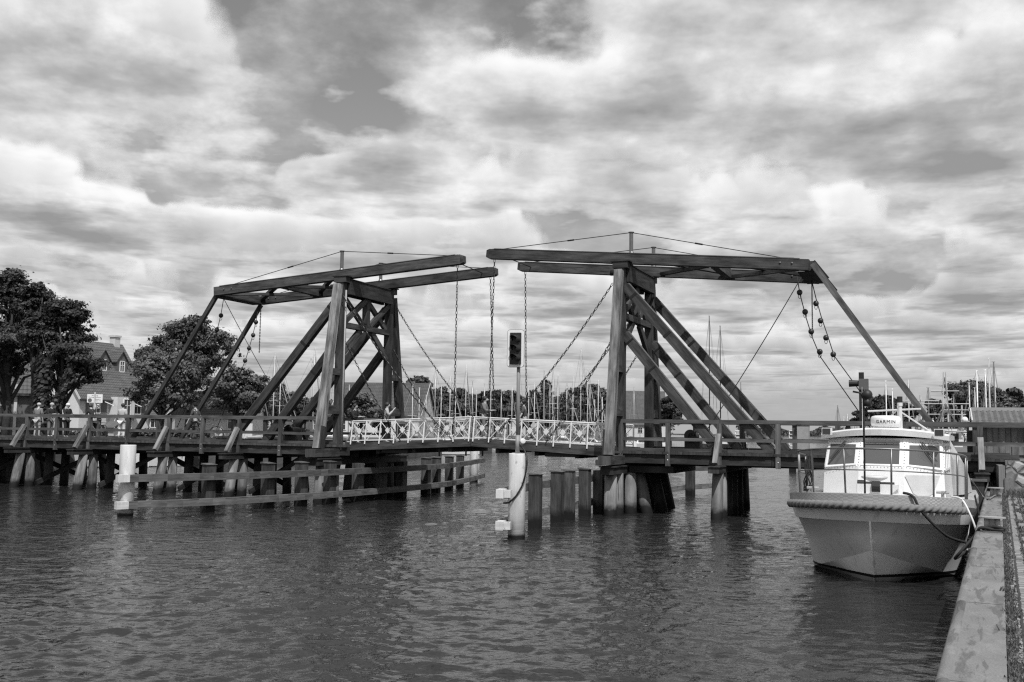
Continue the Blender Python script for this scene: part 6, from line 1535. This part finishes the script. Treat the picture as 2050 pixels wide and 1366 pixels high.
# ------------------------------------------------------------------ people
def skin_mesh(nodes, edges, name, root=0, sub=1):
    me = bpy.data.meshes.new(name); me.from_pydata([n[0] for n in nodes], edges, [])
    o = bpy.data.objects.new(name, me); COL.objects.link(o)
    o.modifiers.new('s', 'SKIN'); s2 = o.modifiers.new('ss', 'SUBSURF'); s2.levels = sub; s2.render_levels = sub
    for i, n in enumerate(nodes):
        sv = me.skin_vertices[0].data[i]; r = n[1]; sv.radius = r if isinstance(r, tuple) else (r, r); sv.use_root = (i == root)
    bpy.context.view_layer.update(); dg = bpy.context.evaluated_depsgraph_get(); m2 = bpy.data.meshes.new_from_object(o.evaluated_get(dg)); bpy.data.objects.remove(o); m2.name = name; return m2
def person(label, loc, face, h=1.74, top='cloth_dark', legs='cloth_mid', shorts=False, headgear=None, hair='hair', pose='stand', arms='down', long_hair=False):
    """face: heading angle of the chest in radians (0 = +x)"""
    k = h / 1.75; t = thing('person', V(loc), label, 'person', None)
    lean = {'stand': 0.04, 'bend': .30, 'walk': .06}[pose]; st = {'stand': .03, 'bend': .04, 'walk': .30}[pose]
    # local: y forward, x right
    hip = V((0, 0, .93)); ch = V((0, lean * .55, 1.30)); nk = V((0, lean * .85, 1.475)); hd = V((0, lean * 1.1 + .015, 1.60)); ht = V((0, lean * 1.15 + .01, 1.70))
    J = {'pel': hip, 'wai': V((0, lean * .2, 1.10)), 'ch': ch, 'nk': nk}
    for s_, nm in ((-1, 'l'), (1, 'r')):
        J['hip' + nm] = V((.095 * s_, 0, .90)); J['kn' + nm] = V((.105 * s_, st * s_ * .55 + .02, .49)); J['an' + nm] = V((.11 * s_, st * s_ - .02 - (.06 if st > .1 and s_ < 0 else 0), .085)); J['to' + nm] = V((.12 * s_, st * s_ + .15, .035))
        J['sh' + nm] = V((.185 * s_, lean * .75, 1.40))
        if arms == 'down': J['el' + nm] = V((.245 * s_, lean * .6 - .02 - st * s_ * .4, 1.12)); J['wr' + nm] = V((.25 * s_, lean * .5 + .06 - st * s_ * .6, .87))
        elif arms == 'front': J['el' + nm] = V((.24 * s_, lean + .06, 1.13)); J['wr' + nm] = V((.14 * s_, lean + .30, 1.16))
        else: J['el' + nm] = V((.23 * s_, lean + .08, 1.15)); J['wr' + nm] = V((.12 * s_, lean + .26, 1.40))
    ca, sa = math.cos(face - math.pi/2), math.sin(face - math.pi/2)
    T = lambda p: ((p.x * ca - p.y * sa) * k, (p.x * sa + p.y * ca) * k, p.z * k)
    def add(nodes, edges, p, r, par=None):
        nodes.append((T(p), r if not isinstance(r, tuple) else r)); i = len(nodes) - 1
        if par is not None: edges.append((par, i))
        return i
    def put(me, nm, mat):
        me.materials.clear(); me.materials.append(M[mat]); me.polygons.foreach_set('use_smooth', [True] * len(me.polygons)); o = bpy.data.objects.new(nm, me); COL.objects.link(o); o.parent = t; return o
    n, e = [], []
    r0 = add(n, e, J['pel'], .11 * k); w_ = add(n, e, J['wai'], .105 * k, r0); c_ = add(n, e, J['ch'], .125 * k, w_); a = add(n, e, J['nk'], .052 * k, c_)
    a = add(n, e, nk.lerp(hd, .45), .055 * k, a); a = add(n, e, hd + V((0, .012, -.02)), (.078 * k, .088 * k), a); a2 = add(n, e, hd + V((0, 0, .05)), (.082 * k, .092 * k), a); add(n, e, ht, .05 * k, a2)
    add(n, e, hd + V((0, .112, -.012)), .013 * k, a)
    for nm, s_ in (('l', -1), ('r', 1)):
        q = add(n, e, J['hip' + nm], .085 * k, r0); q = add(n, e, J['kn' + nm], .054 * k, q); q = add(n, e, J['an' + nm], .038 * k, q); add(n, e, J['to' + nm], .034 * k, q)
        q = add(n, e, J['sh' + nm], .06 * k, c_); q = add(n, e, J['el' + nm], .04 * k, q); wq = add(n, e, J['wr' + nm], .027 * k, q)
        d = (J['wr' + nm] - J['el' + nm]).normalized(); pm = J['wr' + nm] + d * .075; pq = add(n, e, pm, .03 * k, wq)
        for f in range(4): add(n, e, pm + d * (.075 + .012 * (1 - abs(f - 1.4))) + V((0, (f - 1.5) * .02, 0)), .009 * k, pq)
        add(n, e, J['wr' + nm] + d * .08 + V((-s_ * .03, .035, 0)), .010 * k, wq)
    body = put(skin_mesh(n, e, 'body'), 'body', 'skin')
    n, e = [], []
    r0 = add(n, e, J['pel'] + V((0, 0, .0)), (.165 * k, .13 * k)); w_ = add(n, e, J['wai'], (.155 * k, .125 * k), r0); c_ = add(n, e, J['ch'], (.175 * k, .14 * k), w_); add(n, e, J['nk'] - V((0, 0, .03)), .085 * k, c_)
    for nm in 'lr':
        q = add(n, e, J['sh' + nm], .085 * k, c_); q = add(n, e, J['sh' + nm].lerp(J['el' + nm], .9), .062 * k, q)
        if top != 'cloth_white' and arms != 'down' and not shorts: add(n, e, J['el' + nm].lerp(J['wr' + nm], .85), .045 * k, q)
    put(skin_mesh(n, e, 'shirt'), 'shirt', top)
    n, e = [], []
    r0 = add(n, e, J['pel'] - V((0, 0, .02)), (.155 * k, .125 * k))
    for nm in 'lr':
        q = add(n, e, J['hip' + nm] - V((0, 0, .08)), .098 * k, r0)
        q = add(n, e, J['hip' + nm].lerp(J['kn' + nm], .9), .078 * k, q)
        if not shorts: q = add(n, e, J['kn' + nm].lerp(J['an' + nm], .5), .064 * k, q); add(n, e, J['an' + nm] + V((0, 0, .03)), .058 * k, q)
    put(skin_mesh(n, e, 'trousers'), 'shorts' if shorts else 'trousers', legs)
    for nm in 'lr':
        sh = MB(); a_, b_ = V(T(J['an' + nm] + V((0, -.05, -.045)))), V(T(J['to' + nm] + V((0, .03, 0)))); sh.tube([a_, a_.lerp(b_, .6), b_], .045 * k, 8, rr=[.042 * k, .046 * k, .025 * k]); off = wpos(t); sh.v = [p + off for p in sh.v]; sh.build('shoe', M['cloth_dark'], t, smooth=True)
    hm = MB(); hc = V(T(hd + V((0, -.012, .035)))) + wpos(t)
    if headgear:
        hm.ball(hc + Z*.02*k, .105 * k, 10, (1, 1, .85)); fwd = V(T(V((0, 1, 0)))) / k; pk = hc + fwd * .13 * k - Z*.01; sdx = V((fwd.y, -fwd.x, 0))
        hm.hexa([pk - sdx*.07 - fwd*.06, pk + sdx*.07 - fwd*.06, pk + sdx*.07 - fwd*.06 + Z*.012, pk - sdx*.07 - fwd*.06 + Z*.012], [pk - sdx*.05 + fwd*.04, pk + sdx*.05 + fwd*.04, pk + sdx*.05 + fwd*.04 + Z*.01, pk - sdx*.05 + fwd*.04 + Z*.01]); hm.build('cap', M[headgear], t, smooth=True)
    else:
        bk = V(T(V((0, -1, 0)))) / k
        hm.ball(hc + Z*.015*k + bk*.012, .104 * k, 10, (1, 1, .95))
        if long_hair: hm.tube([hc + bk*.05, hc + bk*.09 - Z*.12*k, hc + bk*.09 - Z*.24*k], .07 * k, 8, rr=[.09*k, .085*k, .04*k])
        hm.build('hair', M[hair], t, smooth=True)
    return t
def on_deck(px, v):
    """deck point at distance v across the bridge seen in photo column px"""
    lo, hi = -45.0, 20.0
    for _ in range(60):
        m_ = (lo + hi) / 2; p = W(m_, v, 2.5) - CAM; x = CX + FPX * p.dot(CR) / p.dot(FWD)
        if x < px: lo = m_
        else: hi = m_
    return m_
def place(px, v, z=DZ): return W(on_deck(px, v), v, z)
person('person in grey shirt and pale shorts, leftmost of those on the bridge', place(74, 2.6), R(75), 1.74, 'cloth_mid', 'cloth_light', True, 'cloth_light')
person('person in a black jacket, grey trousers and pale cap looking down', place(100, 3.2), R(-25), 1.76, 'cloth_black', 'cloth_mid', False, 'cloth_light', arms='front')
person('person in a black sweater and white cap beside the grey trousered walker', place(132, 2.4), R(-20), 1.72, 'cloth_black', 'cloth_black', False, 'cloth_white', arms='front')
person('person all in black leaning over a bicycle', place(187, 2.6), R(150), 1.68, 'cloth_black', 'cloth_black', False, None, pose='bend', arms='front')
person('person in a pale striped hooded top and white trousers seen from behind', place(243, 2.7), R(75), 1.72, 'cloth_light', 'cloth_white', False, None)
person('person in dark clothes walking behind the left railing near the stay pole', place(391, 2.2), R(170), 1.74, 'cloth_dark', 'cloth_dark', False, None, pose='walk')
def on_leaf(px, v, sg): 
    u = on_deck(px, v); return W(u, v, leafz((u - UJ) * sg) - .03)
person('person with long dark hair, black vest, pale trousers entering the white railed leaf', on_leaf(707, 1.6, -1), R(-20), 1.68, 'cloth_black', 'cloth_light', False, None, pose='walk', arms='front', long_hair=True)
person('person in a pale top and long black skirt drinking beside the white railing', on_leaf(772, 2.4, -1), R(5), 1.72, 'cloth_light', 'cloth_black', False, None, arms='up')
person('person in a grey shirt standing at the middle of the lifting bridge', on_leaf(968, 2.9, 1), R(-10), 1.76, 'cloth_mid', 'cloth_mid', False, None, arms='front')
person('person in dark clothes crossing the leaf right behind the person in the middle', on_leaf(1050, 3.2, 1), R(180), 1.7, 'cloth_dark', 'cloth_dark', False, None, pose='walk')
# bicycles
def bicycle(loc, az, label):
    t = thing('bicycle', V(loc), label, 'bicycle', 'bicycles on the bridge'); o_ = V(loc); f = V((math.cos(az), math.sin(az), 0)); s_ = V((-f.y, f.x, 0))
    for x in (-.52, .52):
        w_ = MB(); c = o_ + f*x + Z*.34; w_.tube([c + f*math.cos(q)*.325 + Z*math.sin(q)*.325 for q in [2*math.pi*k/24 for k in range(24)]], .018, 6, closed=True)
        for q in range(8): w_.tube([c, c + f*math.cos(q*.785)*.32 + Z*math.sin(q*.785)*.32], .004, 3)
        w_.build('wheel', M['black'], t)
    P = lambda a, z: o_ + f*a + Z*z
    m_ = MB(); 
    for a, b in ((P(-.52, .34), P(-.08, .30)), (P(-.08, .30), P(-.2, .80)), (P(-.2, .75), P(.38, .80)), (P(-.08, .30), P(.40, .72)), (P(-.2, .78), P(-.52, .34)), (P(.36, .92), P(.52, .34))): m_.tube([a, b], .018, 6)
    m_.build('frame', M['dgrey'], t)
    m_ = MB(); m_.tube([P(.36, .9), P(.34, 1.02)], .015, 6); m_.tube([P(.24, 1.02) - s_*.28, P(.36, 1.04), P(.24, 1.02) + s_*.28], .014, 6); m_.build('handlebar', M['black'], t)
    m_ = MB(); m_.ball(P(-.22, .90), .12, 8, (1, .6, .35)); m_.build('saddle', M['black'], t)
    m_ = MB(); m_.box(P(-.5, .76), .36, .14, .03, f); m_.build('rack', M['black'], t)
bicycle(place(192, 2.2), R(150), 'dark bicycle held by the person in black'); bicycle(place(411, 2.0), R(-5), 'dark bicycle standing behind the walking person'); bicycle(W(14.25, 3.2, 2.165), R(-25), 'dark bicycle leaning at the right edge before the shed')
print('objects', len(bpy.data.objects), 'polys', sum(len(o.data.polygons) for o in bpy.data.objects if o.type == 'MESH'))
